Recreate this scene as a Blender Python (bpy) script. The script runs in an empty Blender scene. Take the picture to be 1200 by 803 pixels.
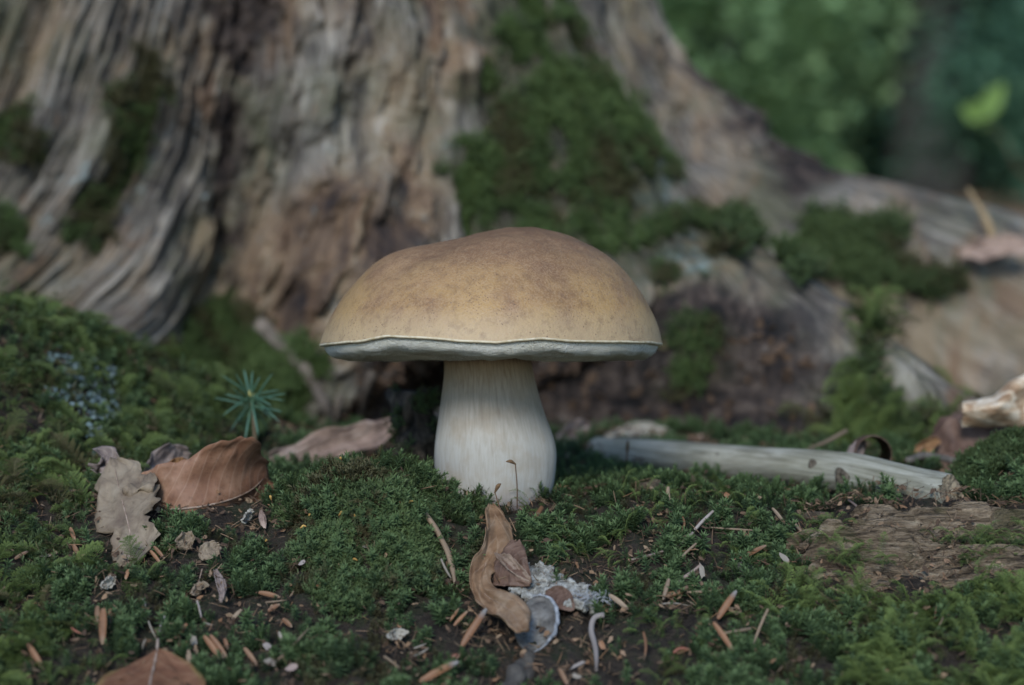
import bpy, math, random
import numpy as np
from mathutils import Vector, Matrix, Euler, Quaternion

random.seed(7)
rng = np.random.default_rng(11)
S = 0.01                       # everything below is written in centimetres
F_PX, CAM_Z, D0 = 2136.0, 6.65, 75.0

# ------------------------------------------------------------------ camera, sky, sun, exposure
scn = bpy.context.scene
C = scn.collection
cam_d = bpy.data.cameras.new('camera')
cam = bpy.data.objects.new('camera', cam_d)
C.objects.link(cam)
cam_d.sensor_width = 23.6
cam_d.lens = F_PX / 1200.0 * 23.6
cam_d.clip_start = 0.02
cam_d.clip_end = 400
cam.location = (0, -D0 * S, CAM_Z * S)
cam.rotation_euler = (math.radians(90), 0, 0)
cam_d.dof.use_dof = True
cam_d.dof.focus_distance = 69.5 * S
cam_d.dof.aperture_fstop = 4.2
cam_d.dof.aperture_blades = 0
scn.camera = cam

SUN_EL, SUN_AZ = 29.0, 190.0          # azimuth clockwise from +Y: behind the camera, a little to the left
w = bpy.data.worlds.new('World')
scn.world = w
w.use_nodes = True
wn = w.node_tree
wn.nodes.clear()
sky = wn.nodes.new('ShaderNodeTexSky')
sky.sky_type = 'NISHITA'
sky.sun_disc = False
sky.sun_elevation = math.radians(SUN_EL)
sky.sun_rotation = math.radians(SUN_AZ)
sky.air_density = 1.0
sky.dust_density = 0.2
sky.ozone_density = 4.5
bgn = wn.nodes.new('ShaderNodeBackground')
bgn.inputs['Strength'].default_value = 0.11
wo = wn.nodes.new('ShaderNodeOutputWorld')
wn.links.new(sky.outputs[0], bgn.inputs['Color'])
wn.links.new(bgn.outputs[0], wo.inputs['Surface'])

sd = bpy.data.lights.new('sun', 'SUN')
sun = bpy.data.objects.new('sun', sd)
C.objects.link(sun)
sd.energy = 1.4
sd.angle = math.radians(16)
sd.color = (1.0, 0.985, 0.96)
az, el = math.radians(SUN_AZ), math.radians(SUN_EL)
sv = Vector((math.sin(az) * math.cos(el), math.cos(az) * math.cos(el), math.sin(el)))
sun.rotation_euler = sv.to_track_quat('Z', 'Y').to_euler()
sun.location = (0, -1, 3)

scn.view_settings.view_transform = 'Standard'
scn.view_settings.look = 'None'
scn.view_settings.exposure = 1.12
scn.view_settings.gamma = 1.0
scn.view_settings.use_curve_mapping = False
scn.render.engine = 'CYCLES'
scn.cycles.use_denoising = True
scn.cycles.max_bounces = 6

# ------------------------------------------------------------------ helpers
def at(px, py, d):
    """world point (cm) seen at photo pixel px,py at distance d from the camera plane"""
    return np.array([(px - 600.0) * d / F_PX, d - D0, CAM_Z - (py - 401.5) * d / F_PX])

def proj(P):
    d = P[:, 1] + D0
    return 600 + P[:, 0] * F_PX / d, 401.5 - (P[:, 2] - CAM_Z) * F_PX / d, d

def _hash(ix, iy, iz, seed):
    h = (ix.astype(np.int64) * 374761393 + iy.astype(np.int64) * 668265263 + iz.astype(np.int64) * 2147483647 + seed * 974711) & 0xffffffff
    h = ((h ^ (h >> 13)) * 1274126177) & 0xffffffff
    h = h ^ (h >> 16)
    return (h & 0xffff) / 65535.0

def vn(x, y, z=0.0, seed=0):
    x, y, z = np.broadcast_arrays(np.asarray(x, float), np.asarray(y, float), np.asarray(z, float))
    ix, iy, iz = np.floor(x), np.floor(y), np.floor(z)
    fx, fy, fz = x - ix, y - iy, z - iz
    fx, fy, fz = [f * f * (3 - 2 * f) for f in (fx, fy, fz)]
    r = 0
    for a in (0, 1):
        for b in (0, 1):
            for c in (0, 1):
                r = r + _hash(ix + a, iy + b, iz + c, seed) * (fx if a else 1 - fx) * (fy if b else 1 - fy) * (fz if c else 1 - fz)
    return r * 2 - 1

def fbm(x, y, z=0.0, oct=4, seed=0, gain=0.5):
    r, a, f = 0, 1.0, 1.0
    for k in range(oct):
        r = r + a * vn(np.asarray(x) * f, np.asarray(y) * f, np.asarray(z) * f, seed + k * 17)
        a *= gain
        f *= 2.03
    return r

def sst(a, b, x):
    t = np.clip((x - a) / (b - a), 0, 1)
    return t * t * (3 - 2 * t)

def inside(px, py, poly):
    px, py = np.asarray(px, float), np.asarray(py, float)
    r = np.zeros(px.shape, bool)
    n = len(poly)
    for i in range(n):
        x1, y1 = poly[i]
        x2, y2 = poly[(i + 1) % n]
        c = ((y1 > py) != (y2 > py)) & (px < (x2 - x1) * (py - y1) / ((y2 - y1) + 1e-9) + x1)
        r ^= c
    return r

def mesh_of(name, V, Fc, mat=None, smooth=True, uv=None, mats=None, fmat=None):
    me = bpy.data.meshes.new(name)
    V = np.asarray(V, float) * S
    if isinstance(Fc, np.ndarray) and Fc.ndim == 2:
        k = Fc.shape[1]
        me.vertices.add(len(V))
        me.vertices.foreach_set('co', V.ravel())
        me.loops.add(Fc.size)
        me.loops.foreach_set('vertex_index', Fc.ravel().astype(np.int32))
        me.polygons.add(len(Fc))
        me.polygons.foreach_set('loop_start', np.arange(len(Fc), dtype=np.int32) * k)
        me.update(calc_edges=True)
    else:
        me.from_pydata([tuple(v) for v in V], [], [tuple(int(i) for i in f) for f in Fc])
        me.update()
    for m in (mats or ([mat] if mat else [])):
        me.materials.append(m)
    if fmat is not None:
        me.polygons.foreach_set('material_index', np.asarray(fmat, np.int32))
    me.polygons.foreach_set('use_smooth', np.full(len(me.polygons), smooth))
    if uv is not None:
        at_ = me.attributes.new('luv', 'FLOAT_VECTOR', 'POINT')
        u3 = np.zeros((len(V), 3))
        u3[:, :uv.shape[1]] = uv
        at_.data.foreach_set('vector', u3.ravel())
    return me

def fattr(me, name, vals):
    a = me.attributes.new(name, 'FLOAT', 'POINT')
    a.data.foreach_set('value', np.asarray(vals, np.float32))

def obj(name, V, Fc, mat, parent=None, smooth=True, uv=None, base=None, **kw):
    """one mesh object; V in world cm. Its origin is at base (cm) or at the parent's base."""
    V = np.asarray(V, float)
    if parent is not None:
        p, o0 = parent, np.zeros(3)
        while p is not None:
            o0 = o0 + np.array(p.location) / S
            p = p.parent
        base = o0
    elif base is None:
        base = np.array([V[:, 0].mean(), V[:, 1].mean(), V[:, 2].min()])
    me = mesh_of(name, V - base, Fc, mat, smooth, uv, **kw)
    o = bpy.data.objects.new(name, me)
    C.objects.link(o)
    if parent is not None:
        o.parent = parent
    else:
        o.location = tuple(np.asarray(base) * S)
    return o

def tag(o, label=None, cat=None, group=None, kind=None):
    if label: o['label'] = label
    if cat: o['category'] = cat
    if group: o['group'] = group
    if kind: o['kind'] = kind
    return o

def thing(name, base, label, cat, group=None):
    o = bpy.data.objects.new(name, None)
    o.empty_display_size = 0.01
    C.objects.link(o)
    o.location = tuple(np.asarray(base, float) * S)
    return tag(o, label, cat, group)

def grid_faces(nu, nv, close_v=False, off=0):
    i, j = np.meshgrid(np.arange(nu - 1), np.arange(nv if close_v else nv - 1), indexing='ij')
    a = i * nv + j
    b = i * nv + (j + 1) % nv
    return np.stack([a, b, b + nv, a + nv], -1).reshape(-1, 4) + off

def crom(P, n):
    """smooth curve through the control points"""
    P = np.asarray(P, float)
    if len(P) == 2:
        t = np.linspace(0, 1, n)[:, None]
        return P[0] * (1 - t) + P[1] * t
    Q = np.vstack([2 * P[0] - P[1], P, 2 * P[-1] - P[-2]])
    seg = np.linalg.norm(np.diff(P[:, :3], axis=0), axis=1)
    cum = np.concatenate([[0], np.cumsum(seg)])
    out = []
    for s in np.linspace(0, cum[-1], n):
        k = min(max(np.searchsorted(cum, s, 'right') - 1, 0), len(P) - 2)
        t = (s - cum[k]) / max(seg[k], 1e-9)
        p0, p1, p2, p3 = Q[k], Q[k + 1], Q[k + 2], Q[k + 3]
        out.append(0.5 * ((2 * p1) + (-p0 + p2) * t + (2 * p0 - 5 * p1 + 4 * p2 - p3) * t * t + (-p0 + 3 * p1 - 3 * p2 + p3) * t ** 3))
    return np.array(out)

def unit(v):
    v = np.asarray(v, float)
    return v / (np.linalg.norm(v, axis=-1, keepdims=True) + 1e-12)

def tube(P, R, nseg=8, n=None, rough=0.0, seed=0, cap=True):
    """tapered tube along a smooth curve; returns verts, faces, uv"""
    P = np.asarray(P, float)
    R = np.asarray(R, float)
    n = n or max(6, len(P) * 4)
    cr = crom(np.column_stack([P, R]), n)
    Pc, Rc = cr[:, :3], np.maximum(cr[:, 3], 1e-4)
    T = unit(np.gradient(Pc, axis=0))
    ref = np.array([0, 0, 1.0]) if abs(T[0][2]) < 0.9 else np.array([1.0, 0, 0])
    V, U = [], []
    N = unit(np.cross(T[0], ref))
    ang = np.linspace(0, 2 * np.pi, nseg, endpoint=False)
    for i in range(n):
        N = unit(N - T[i] * np.dot(N, T[i]))
        B = np.cross(T[i], N)
        rr = Rc[i] * (1 + (rough * vn(np.cos(ang) * 1.3 + i * 0.11, np.sin(ang) * 1.3, i * 0.17, seed) if rough else 0))
        V.append(Pc[i] + (np.cos(ang) * rr)[:, None] * N + (np.sin(ang) * rr)[:, None] * B)
        U.append(np.column_stack([np.full(nseg, i / (n - 1)), ang / (2 * np.pi)]))
    V = np.concatenate(V)
    U = np.concatenate(U)
    Fq = [tuple(f) for f in grid_faces(n, nseg, True)]
    if cap:
        Fq.append(tuple(range(nseg))[::-1])
        Fq.append(tuple(range((n - 1) * nseg, n * nseg)))
    return V, Fq, U

class Acc:
    def __init__(s): s.V, s.F, s.U, s.n = [], [], [], 0
    def add(s, V, Fc, U=None):
        V = np.asarray(V, float)
        s.F += [tuple(int(i) + s.n for i in f) for f in Fc]
        s.V.append(V)
        s.U.append(U if U is not None else np.zeros((len(V), 2)))
        s.n += len(V)
    def out(s): return np.concatenate(s.V), s.F, np.concatenate(s.U)

# ------------------------------------------------------------------ materials
class NT:
    def __init__(s, name):
        s.m = bpy.data.materials.new(name)
        s.m.use_nodes = True
        s.t = s.m.node_tree
        s.t.nodes.clear()
    def n(s, typ, **kw):
        nd = s.t.nodes.new('ShaderNode' + typ)
        for k, v in kw.items():
            if k in nd.inputs.keys() or isinstance(k, int): s.i(nd, k, v)
            else: setattr(nd, k, v)
        return nd
    def i(s, nd, key, v):
        if hasattr(v, 'is_output') or isinstance(v, bpy.types.NodeSocket): s.t.links.new(v, nd.inputs[key])
        else: nd.inputs[key].default_value = v
    def obj_co(s, scale=1.0):
        tc = s.n('TexCoord')
        mp = s.n('Mapping')
        s.t.links.new(tc.outputs['Object'], mp.inputs['Vector'])
        sc = (scale,) * 3 if not isinstance(scale, tuple) else scale
        mp.inputs['Scale'].default_value = tuple(q / S for q in sc)
        return mp.outputs[0]
    def attr(s, name, out='Vector', typ='GEOMETRY'):
        a = s.n('Attribute', attribute_name=name, attribute_type=typ)
        return a.outputs[out]
    def scale(s, vec, sc):
        mp = s.n('Mapping')
        s.t.links.new(vec, mp.inputs['Vector'])
        mp.inputs['Scale'].default_value = sc if isinstance(sc, tuple) else (sc,) * 3
        return mp.outputs[0]
    def noise(s, vec, scale=1.0, detail=4, rough=0.55, dist=0.0):
        nd = s.n('TexNoise')
        s.i(nd, 'Vector', vec); s.i(nd, 'Scale', scale); s.i(nd, 'Detail', detail); s.i(nd, 'Roughness', rough); s.i(nd, 'Distortion', dist)
        return nd.outputs['Fac']
    def ramp(s, fac, stops):
        r = s.n('ValToRGB')
        e = r.color_ramp.elements
        while len(e) > 1: e.remove(e[-1])
        e[0].position = stops[0][0]; e[0].color = (*stops[0][1], 1)
        for p, c in stops[1:]:
            q = e.new(p); q.color = (*c, 1)
        s.i(r, 'Fac', fac)
        return r.outputs['Color']
    def framp(s, fac, lo, hi):
        r = s.n('MapRange', clamp=True)
        s.i(r, 'Value', fac); s.i(r, 'From Min', lo); s.i(r, 'From Max', hi)
        return r.outputs['Result']
    def mix(s, fac, a, b, mode='MIX'):
        m = s.n('Mix', data_type='RGBA', blend_type=mode)
        s.i(m, 0, fac)
        for k, v in ((6, a), (7, b)):
            if isinstance(v, tuple): m.inputs[k].default_value = (*v, 1)
            else: s.t.links.new(v, m.inputs[k])
        return m.outputs[2]
    def math(s, op, a, b=0.5, c=0.0):
        m = s.n('Math', operation=op)
        s.i(m, 0, a); s.i(m, 1, b); s.i(m, 2, c)
        return m.outputs[0]
    def bump(s, h, strength=0.5, dist=0.1, normal=None):
        b = s.n('Bump')
        s.i(b, 'Height', h); s.i(b, 'Strength', strength); s.i(b, 'Distance', dist * S)
        if normal: s.t.links.new(normal, b.inputs['Normal'])
        return b.outputs[0]
    def out(s, col, rough=0.8, spec=0.3, nrm=None, trans=0.0, tcol=None, sss=0.0, sssr=(1, .6, .4)):
        p = s.n('BsdfPrincipled')
        if isinstance(col, tuple): p.inputs['Base Color'].default_value = (*col, 1)
        else: s.t.links.new(col, p.inputs['Base Color'])
        s.i(p, 'Roughness', rough)
        s.i(p, 'Specular IOR Level', spec)
        if sss:
            s.i(p, 'Subsurface Weight', sss); p.inputs['Subsurface Radius'].default_value = sssr
            s.i(p, 'Subsurface Scale', 0.4 * S)
        if nrm: s.t.links.new(nrm, p.inputs['Normal'])
        sh = p.outputs[0]
        if trans:
            tr = s.n('BsdfTranslucent')
            tc = tcol if tcol is not None else col
            if isinstance(tc, tuple): tr.inputs['Color'].default_value = (*tc, 1)
            else: s.t.links.new(tc, tr.inputs['Color'])
            mx = s.n('MixShader')
            mx.inputs[0].default_value = trans
            s.t.links.new(sh, mx.inputs[1]); s.t.links.new(tr.outputs[0], mx.inputs[2])
            sh = mx.outputs[0]
        o = s.n('OutputMaterial')
        s.t.links.new(sh, o.inputs['Surface'])
        return s.m

def moss_mat(name, dark, light, tip, trans=0.25):
    t = NT(name)
    h = t.attr('h', 'Fac')
    tint = t.attr('tint', 'Fac', 'INSTANCER')
    c = t.mix(tint, dark, light)
    c = t.mix(t.math('POWER', h, 1.6), c, t.mix(tint, tuple(0.5 * (a + b) for a, b in zip(light, tip)), tip))
    c = t.mix(t.math('MULTIPLY', t.framp(tint, 0.16, 0.02), 0.65), c, (0.085, 0.062, 0.030))
    return t.out(c, 0.65, 0.25, trans=trans)

M = {}
M['star_moss'] = moss_mat('star_moss_green', (0.018, 0.031, 0.016), (0.046, 0.078, 0.033), (0.122, 0.185, 0.070))
M['feather_moss'] = moss_mat('feather_moss_green', (0.024, 0.038, 0.013), (0.072, 0.110, 0.028), (0.205, 0.265, 0.075))
M['hair_moss'] = moss_mat('hair_moss_green', (0.020, 0.033, 0.015), (0.046, 0.074, 0.027), (0.115, 0.160, 0.056))
M['stump_moss'] = moss_mat('stump_moss_green', (0.020, 0.034, 0.013), (0.058, 0.094, 0.028), (0.130, 0.185, 0.058))

def plain(name, c1, c2, scale=2.0, rough=0.8, spec=0.25, bump=0.3, bd=0.05, trans=0.0, stretch=None):
    t = NT(name)
    co = t.obj_co(stretch or scale)
    n = t.noise(co, 1.0, 5, 0.6)
    c = t.ramp(n, [(0.3, c1), (0.7, c2)])
    oi = t.n('ObjectInfo')
    hsv = t.n('HueSaturation')
    t.i(hsv, 'Color', c)
    t.i(hsv, 'Value', t.math('MULTIPLY_ADD', oi.outputs['Random'], 0.5, 0.75))
    n2 = t.noise(co, 6.0, 3)
    return t.out(hsv.outputs[0], rough, spec, t.bump(n2, bump, bd), trans)

# ------------------------------------------------------------------ the ground
def gz(x, y):
    x, y = np.asarray(x, float), np.asarray(y, float)
    z = np.interp(y, [-9000, -60, -35, -22, -17, -13, -2.6, -1.2, 0, 10, 90, 9000], [-30, -10.6, -9.6, -7.7, -6.0, -4.45, -0.08, 0.0, 0.0, 0.45, 4.05, 405])
    sl = 0.0
    far = sst(90, 260, y)
    z = z * (1 - far) + far * (4.05 + 0.10 * np.maximum(y - 90, 0) * (y < 3000) + 291 * (y >= 3000))
    near = np.exp(-((x / 60) ** 2 + (y / 60) ** 2))
    # moss hump in front of the mushroom on the left, with a steep front
    hx, hy = (x + 5.6) / 3.0, (y + 5.2) / 2.9
    hy = np.where(hy < 0, hy * 1.6, hy * 0.75)
    z = z + 2.0 * np.exp(-(hx ** 2 + hy ** 2) ** 1.3)
    # hollow before it
    z = z - 1.2 * np.exp(-(((x + 6.5) / 1.5) ** 2 + ((y + 10.6) / 1.0) ** 2))
    # tall mossy mound at the left, the foot of the stump
    mx = sst(-12.0, -25.0, x)
    my = np.exp(-((y - 13) / np.where(y < 13, 9.5, 12)) ** 2)
    z = z + 7.6 * mx * my
    z = z + 2.6 * np.exp(-(((x + 15) / 5) ** 2 + ((y - 17) / 5) ** 2))
    # soft swell at the right in front
    z = z + 1.3 * np.exp(-(((x - 22) / 3.5) ** 2 + ((y - 2) / 3.0) ** 2))
    z = z + near * (0.46 * fbm(x * 0.33, y * 0.33, 0, 3, 5) + 0.17 * fbm(x * 1.3, y * 1.3, 0, 2, 9))
    z = z + (1 - near) * 3.0 * fbm(x * 0.02, y * 0.02, 0, 3, 25)
    bl_ = 14.5 - 0.87 * (x - 4.5) - 2.0          # line just in front of the branch
    z = z - 0.75 * np.exp(-((y - bl_) / 3.0) ** 2) * sst(3, 6, x) * sst(22, 18, x)
    # a shallow seat for the mushroom
    return z - 0.22 * np.exp(-((x + 0.7) ** 2 + (y + 1) ** 2) / 7.0)

def on_ground(px, py, lift=0.0, d0=46.0, d1=130.0):
    d = np.arange(d0, d1, 0.06)
    P = np.stack([(px - 600.0) * d / F_PX, d - D0, CAM_Z - (py - 401.5) * d / F_PX], 1)
    below = P[:, 2] < gz(P[:, 0], P[:, 1]) + lift
    k = np.argmax(below) if below.any() else len(d) - 1
    return P[k]

def stretch_axis(lo, hi, step, reach):
    a = list(np.arange(lo, hi + step * 0.5, step))
    s, v = step, a[-1]
    while v < reach:
        s *= 1.22; v += s; a.append(v)
    s, v = step, a[0]
    while v > -reach:
        s *= 1.22; v -= s; a.insert(0, v)
    return np.array(a)

gx = stretch_axis(-32, 32, 0.22, 9000)
gy = stretch_axis(-30, 34, 0.22, 9000)
GX, GY = np.meshgrid(gx, gy, indexing='ij')
GZ = gz(GX, GY)
fine = np.exp(-((GX / 40) ** 2 + (GY / 40) ** 2) ** 3)
GZ = GZ + fine * (0.10 * fbm(GX * 2.5, GY * 2.5, 0, 3, 61))
t = NT('forest_soil')
co = t.obj_co(1.0)
n1 = t.noise(co, 0.9, 6, 0.65)
n2 = t.noise(co, 5.0, 5, 0.7)
c = t.ramp(n1, [(0.30, (0.018, 0.015, 0.012)), (0.48, (0.052, 0.041, 0.031)), (0.60, (0.030, 0.036, 0.018)), (0.75, (0.095, 0.074, 0.054))])
c = t.mix(t.math('MULTIPLY', t.framp(n2, 0.56, 0.74), 0.7), c, (0.14, 0.11, 0.08))
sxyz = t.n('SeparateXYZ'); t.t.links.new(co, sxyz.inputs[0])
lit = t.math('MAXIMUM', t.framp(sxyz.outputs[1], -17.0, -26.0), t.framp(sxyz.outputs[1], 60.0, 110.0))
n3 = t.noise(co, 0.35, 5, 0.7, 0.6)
c = t.mix(lit, c, t.ramp(n3, [(0.35, (0.10, 0.06, 0.035)), (0.5, (0.26, 0.17, 0.10)), (0.65, (0.36, 0.26, 0.17))]))  # unseen outer ground, paler leaf litter added to bounce light under the cap
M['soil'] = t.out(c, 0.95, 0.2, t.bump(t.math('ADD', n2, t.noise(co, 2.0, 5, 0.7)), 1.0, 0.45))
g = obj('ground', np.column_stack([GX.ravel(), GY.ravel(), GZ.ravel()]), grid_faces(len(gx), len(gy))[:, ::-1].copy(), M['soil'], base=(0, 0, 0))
tag(g, 'dark forest soil under the moss and litter', 'ground', kind='structure')

# ------------------------------------------------------------------ the old stump
SC = np.array([-28.0, 72.0])
def interp(z, zs, rs):
    return np.interp(z, zs, rs)

def ang_g(th, c, wdt):
    d = np.degrees(th) - c
    d = (d + 180) % 360 - 180
    return np.exp(-(d / wdt) ** 2)

def stump_r(th, z):
    R = 35.5 + 5.5 * np.exp(-np.maximum(z, 0) / 10.0)
    # left foot
    R = R + ang_g(th, -100, 24) * (13.0 * np.exp(-(np.maximum(z, 0) / 9.0)) + 2.0)
    # face behind the mushroom
    R = R + ang_g(th, -61, 9) * interp(z, [0, 4, 8, 14, 22, 30, 60], [9, 9.5, 10, 8.5, 6.5, 5, 2])
    # great root running to the right and forward
    crest = interp(z, [-3, 1, 4.4, 10, 14.5, 21, 28, 40, 60], [86, 80, 74, 64.5, 55, 49, 44.5, 40, 38])
    base = 35.5 + 5.5 * np.exp(-np.maximum(z, 0) / 10.0)
    wd = interp(z, [0, 8, 14, 28, 60], [6.5, 8.5, 10, 14, 16])
    R = R + ang_g(th, -45.5, wd) * (crest - base) * 0.97
    # second root behind it
    crest2 = interp(z, [-3, 5, 12, 16, 19.5, 28, 40, 60], [128, 104, 82, 66, 53, 41.5, 37, 37])
    wd2 = interp(z, [0, 12, 19, 28, 60], [10, 12, 13, 13, 16])
    R = R + ang_g(th, -15, wd2) * (crest2 - base) * 0.97
    # roots at the back, never seen from the front
    R = R + ang_g(th, 70, 18) * 26 * np.exp(-np.maximum(z, 0) / 9.0) + ang_g(th, 150, 20) * 24 * np.exp(-np.maximum(z, 0) / 9.0)
    # rotten hollow under the great root and behind the mushroom
    R = R - 17.0 * ang_g(th, -54.5, 6.0) * np.exp(-((z - 1.5) / 5.0) ** 2) - 7.0 * ang_g(th, -64, 6.0) * np.exp(-((z - 0.5) / 4.0) ** 2)
    R = R - 5.5 * ang_g(th, -73.5, 4.5) * interp(z, [-2, 3, 9, 20, 30, 60], [1.3, 1.3, 1.0, 0.75, 0.6, 0.5])
    return R

def stump_xyz(th, z):
    R = stump_r(th, z)
    tw = th + 0.48 * np.exp(-np.maximum(z, 0) / 16.0) * ang_g(th, -100, 30)      # grain swings outward at the foot
    px_w, pz_w = SC[0] + R * np.cos(th), z
    warp = fbm(px_w * 0.10, pz_w * 0.10, np.sin(th) * 3, 3, 33)
    gr = np.degrees(tw) + 0.5 * warp + 0.15 * fbm(px_w * 0.5, pz_w * 0.35, 2.0, 2, 35)
    n_a = fbm(gr * 0.33, z * 0.045, 0, 3, 31)
    n_b = 1 - np.abs(fbm(gr * 1.1, z * 0.07, 3.0, 3, 41)) * 1.6
    n_c = fbm(gr * 2.6, z * 0.16, 7.0, 3, 51)
    lump = fbm(gr * 0.9, z * 0.45, 1.0, 4, 71)
    rotm = ang_g(th, -70, 9) + ang_g(th, -53, 8) * np.exp(-(np.maximum(z - 4, 0) / 6.0) ** 2)
    chunk = np.round(fbm(gr * 0.28, z * 0.16, 5.0, 3, 81) * 3.0) / 3.0          # broken steps across the grain
    edge_r = ang_g(th, -18, 9) * np.exp(-((z - 23) / 6.0) ** 2)
    calm = 1 - 0.85 * sst(-56, -50, np.degrees(th)) * sst(3, 8, z)                # the great root stays a fibrous slope
    n_d = fbm(gr * 5.0, z * 0.22, 11.0, 2, 55)
    R = R + (0.6 + 0.4 * calm) * n_a + 0.28 * (n_b - 0.5) + 0.42 * n_c + 0.28 * n_d + calm * (0.55 * chunk + 0.25 * lump) + np.clip(rotm, 0, 1.2) * (0.5 + 0.7 * calm) * lump + edge_r * 2.2 * fbm(gr * 0.5, z * 0.5, 3.0, 4, 85)
    return np.stack([SC[0] + R * np.cos(th), SC[1] + R * np.sin(th), z], -1), gr, R

th_f = np.radians(np.concatenate([np.linspace(-125, 8, 620), np.linspace(12, 231, 80)]))
z_f = np.concatenate([np.linspace(-6, 34, 330), np.linspace(35, 62, 24)])
TH, ZZ = np.meshgrid(th_f, z_f, indexing='ij')
top_ragged = 56 + 9 * fbm(np.cos(TH) * 4, np.sin(TH) * 4, 0, 3, 91)
Zr = np.where(ZZ > 35, 35 + (ZZ - 35) / 27.0 * (top_ragged - 35), ZZ)
SP, GR, SR = stump_xyz(TH, Zr)
nt_, nz_ = TH.shape
SV = SP.reshape(-1, 3)
# closed faces round the trunk: theta index wraps
ii, jj = np.meshgrid(np.arange(nt_), np.arange(nz_ - 1), indexing='ij')
a_ = ii * nz_ + jj
b_ = ((ii + 1) % nt_) * nz_ + jj
SF = np.stack([a_, b_, b_ + 1, a_ + 1], -1).reshape(-1, 4)
# normals from the grid
dth = np.gradient(SP, axis=0); dz = np.gradient(SP, axis=1)
SN = unit(np.cross(dth, dz)).reshape(-1, 3)
spx, spy, sdp = proj(SV)
edge = 26 * fbm(SV[:, 0] * 0.35, SV[:, 1] * 0.35, SV[:, 2] * 0.35, 4, 131)
edge2 = 20 * fbm(SV[:, 0] * 0.5 + 9, SV[:, 1] * 0.5, SV[:, 2] * 0.5, 4, 151)
front = (SN[:, 1] < 0.35) & (sdp < 190)
ex, ey = spx + edge, spy + edge2
MOSS_POLY = [
    [(575, -60), (640, -60), (648, 0), (700, 75), (768, 165), (802, 270), (815, 325), (730, 330), (665, 285), (625, 215), (590, 165), (540, 130), (505, 112), (515, 85), (560, 80), (568, 20)],
    [(515, 160), (600, 170), (640, 240), (650, 300), (545, 275), (520, 230)],
    [(112, 110), (150, 60), (182, 110), (168, 190), (130, 290), (92, 300), (120, 210)],
    [(-40, 120), (40, 130), (45, 180), (-40, 190)], [(-40, 235), (15, 240), (25, 300), (-40, 300)],
    [(-60, 370), (60, 370), (150, 425), (225, 395), (255, 345), (320, 375), (365, 440), (355, 540), (-60, 560)],
    [(918, 285), (950, 262), (1045, 255), (1048, 305), (1000, 325), (935, 325)],
    [(1003, 385), (1028, 390), (1036, 445), (1115, 480), (1140, 560), (965, 560), (990, 460)],
    [(780, 385), (840, 380), (845, 450), (785, 470)], [(1040, 300), (1120, 320), (1060, 345)], [(800, 260), (880, 250), (870, 300), (815, 300)],
]
ROT_POLY = [[(285, 100), (335, 0), (330, -60), (530, -60), (560, 80), (505, 170), (520, 300), (480, 400), (400, 430), (300, 420), (270, 200)],
            ]
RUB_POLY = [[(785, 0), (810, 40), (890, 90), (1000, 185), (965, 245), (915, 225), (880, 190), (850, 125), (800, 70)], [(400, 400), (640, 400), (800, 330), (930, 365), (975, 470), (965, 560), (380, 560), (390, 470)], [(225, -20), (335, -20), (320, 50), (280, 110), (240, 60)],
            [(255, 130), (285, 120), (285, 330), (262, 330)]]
LIC_POLY = [[(690, 185), (775, 190), (800, 260), (740, 250), (700, 240)], [(530, 180), (545, 170), (550, 200), (530, 205)], [(212, 380), (232, 380), (228, 450), (212, 450)],
            [(180, 410), (215, 405), (205, 440), (180, 440)], [(790, 280), (830, 290), (820, 330), (790, 320)]]
def anyp(polys): return np.any([inside(ex, ey, p) for p in polys], axis=0) & front
m_moss = anyp(MOSS_POLY).astype(float)
m_rot = anyp(ROT_POLY).astype(float) * np.clip(0.75 + 1.6 * fbm(GR.ravel() * 0.25, SV[:, 2] * 0.10, 0, 3, 181), 0, 1)
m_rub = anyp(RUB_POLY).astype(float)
m_lic = anyp(LIC_POLY).astype(float) * (fbm(SV[:, 0] * 1.2, SV[:, 1] * 1.2, SV[:, 2] * 1.2, 3, 171) > 0.0)
def soften(m):
    q = m.reshape(nt_, nz_)
    for _ in range(3):
        q = (q + np.roll(q, 1, 0) + np.roll(q, -1, 0)) / 3
        q[:, 1:-1] = (q[:, 1:-1] + q[:, :-2] + q[:, 2:]) / 3
    return q.ravel()

t = NT('weathered_stump_wood')
gc = t.attr('luv')
s1 = t.noise(t.scale(gc, (1.0, 0.10, 1.0)), 1.0, 6, 0.62, 0.3)
s2 = t.noise(t.scale(gc, (3.5, 0.25, 1.0)), 1.0, 5, 0.65, 0.2)
s3 = t.noise(t.scale(gc, (0.30, 0.09, 1.0)), 1.0, 5, 0.6, 0.4)
s4 = t.noise(t.scale(gc, (9.0, 0.35, 1.0)), 1.0, 4, 0.65)
streak = t.math('ADD', t.math('ADD', t.math('MULTIPLY', s1, 0.28), t.math('MULTIPLY', s2, 0.38)), t.math('MULTIPLY', s4, 0.34))
wood = t.ramp(streak, [(0.40, (0.024, 0.022, 0.020)), (0.46, (0.085, 0.073, 0.060)), (0.52, (0.170, 0.150, 0.120)), (0.59, (0.33, 0.30, 0.25))])
wood = t.mix(t.math('MULTIPLY', t.framp(s3, 0.50, 0.66), 0.75), wood, t.mix(0.75, wood, (0.045, 0.040, 0.036)))
wood = t.mix(t.math('MULTIPLY', t.framp(s3, 0.46, 0.34), 0.5), wood, t.mix(0.5, wood, (0.30, 0.28, 0.24)))
olive = t.noise(t.obj_co(0.16), 1.0, 4, 0.6)
wood = t.mix(t.math('MULTIPLY', t.framp(olive, 0.45, 0.62), 0.6), wood, (0.085, 0.088, 0.045))
l1 = t.noise(t.scale(gc, (0.42, 0.13, 1.0)), 1.0, 7, 0.68, 0.7)
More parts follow.
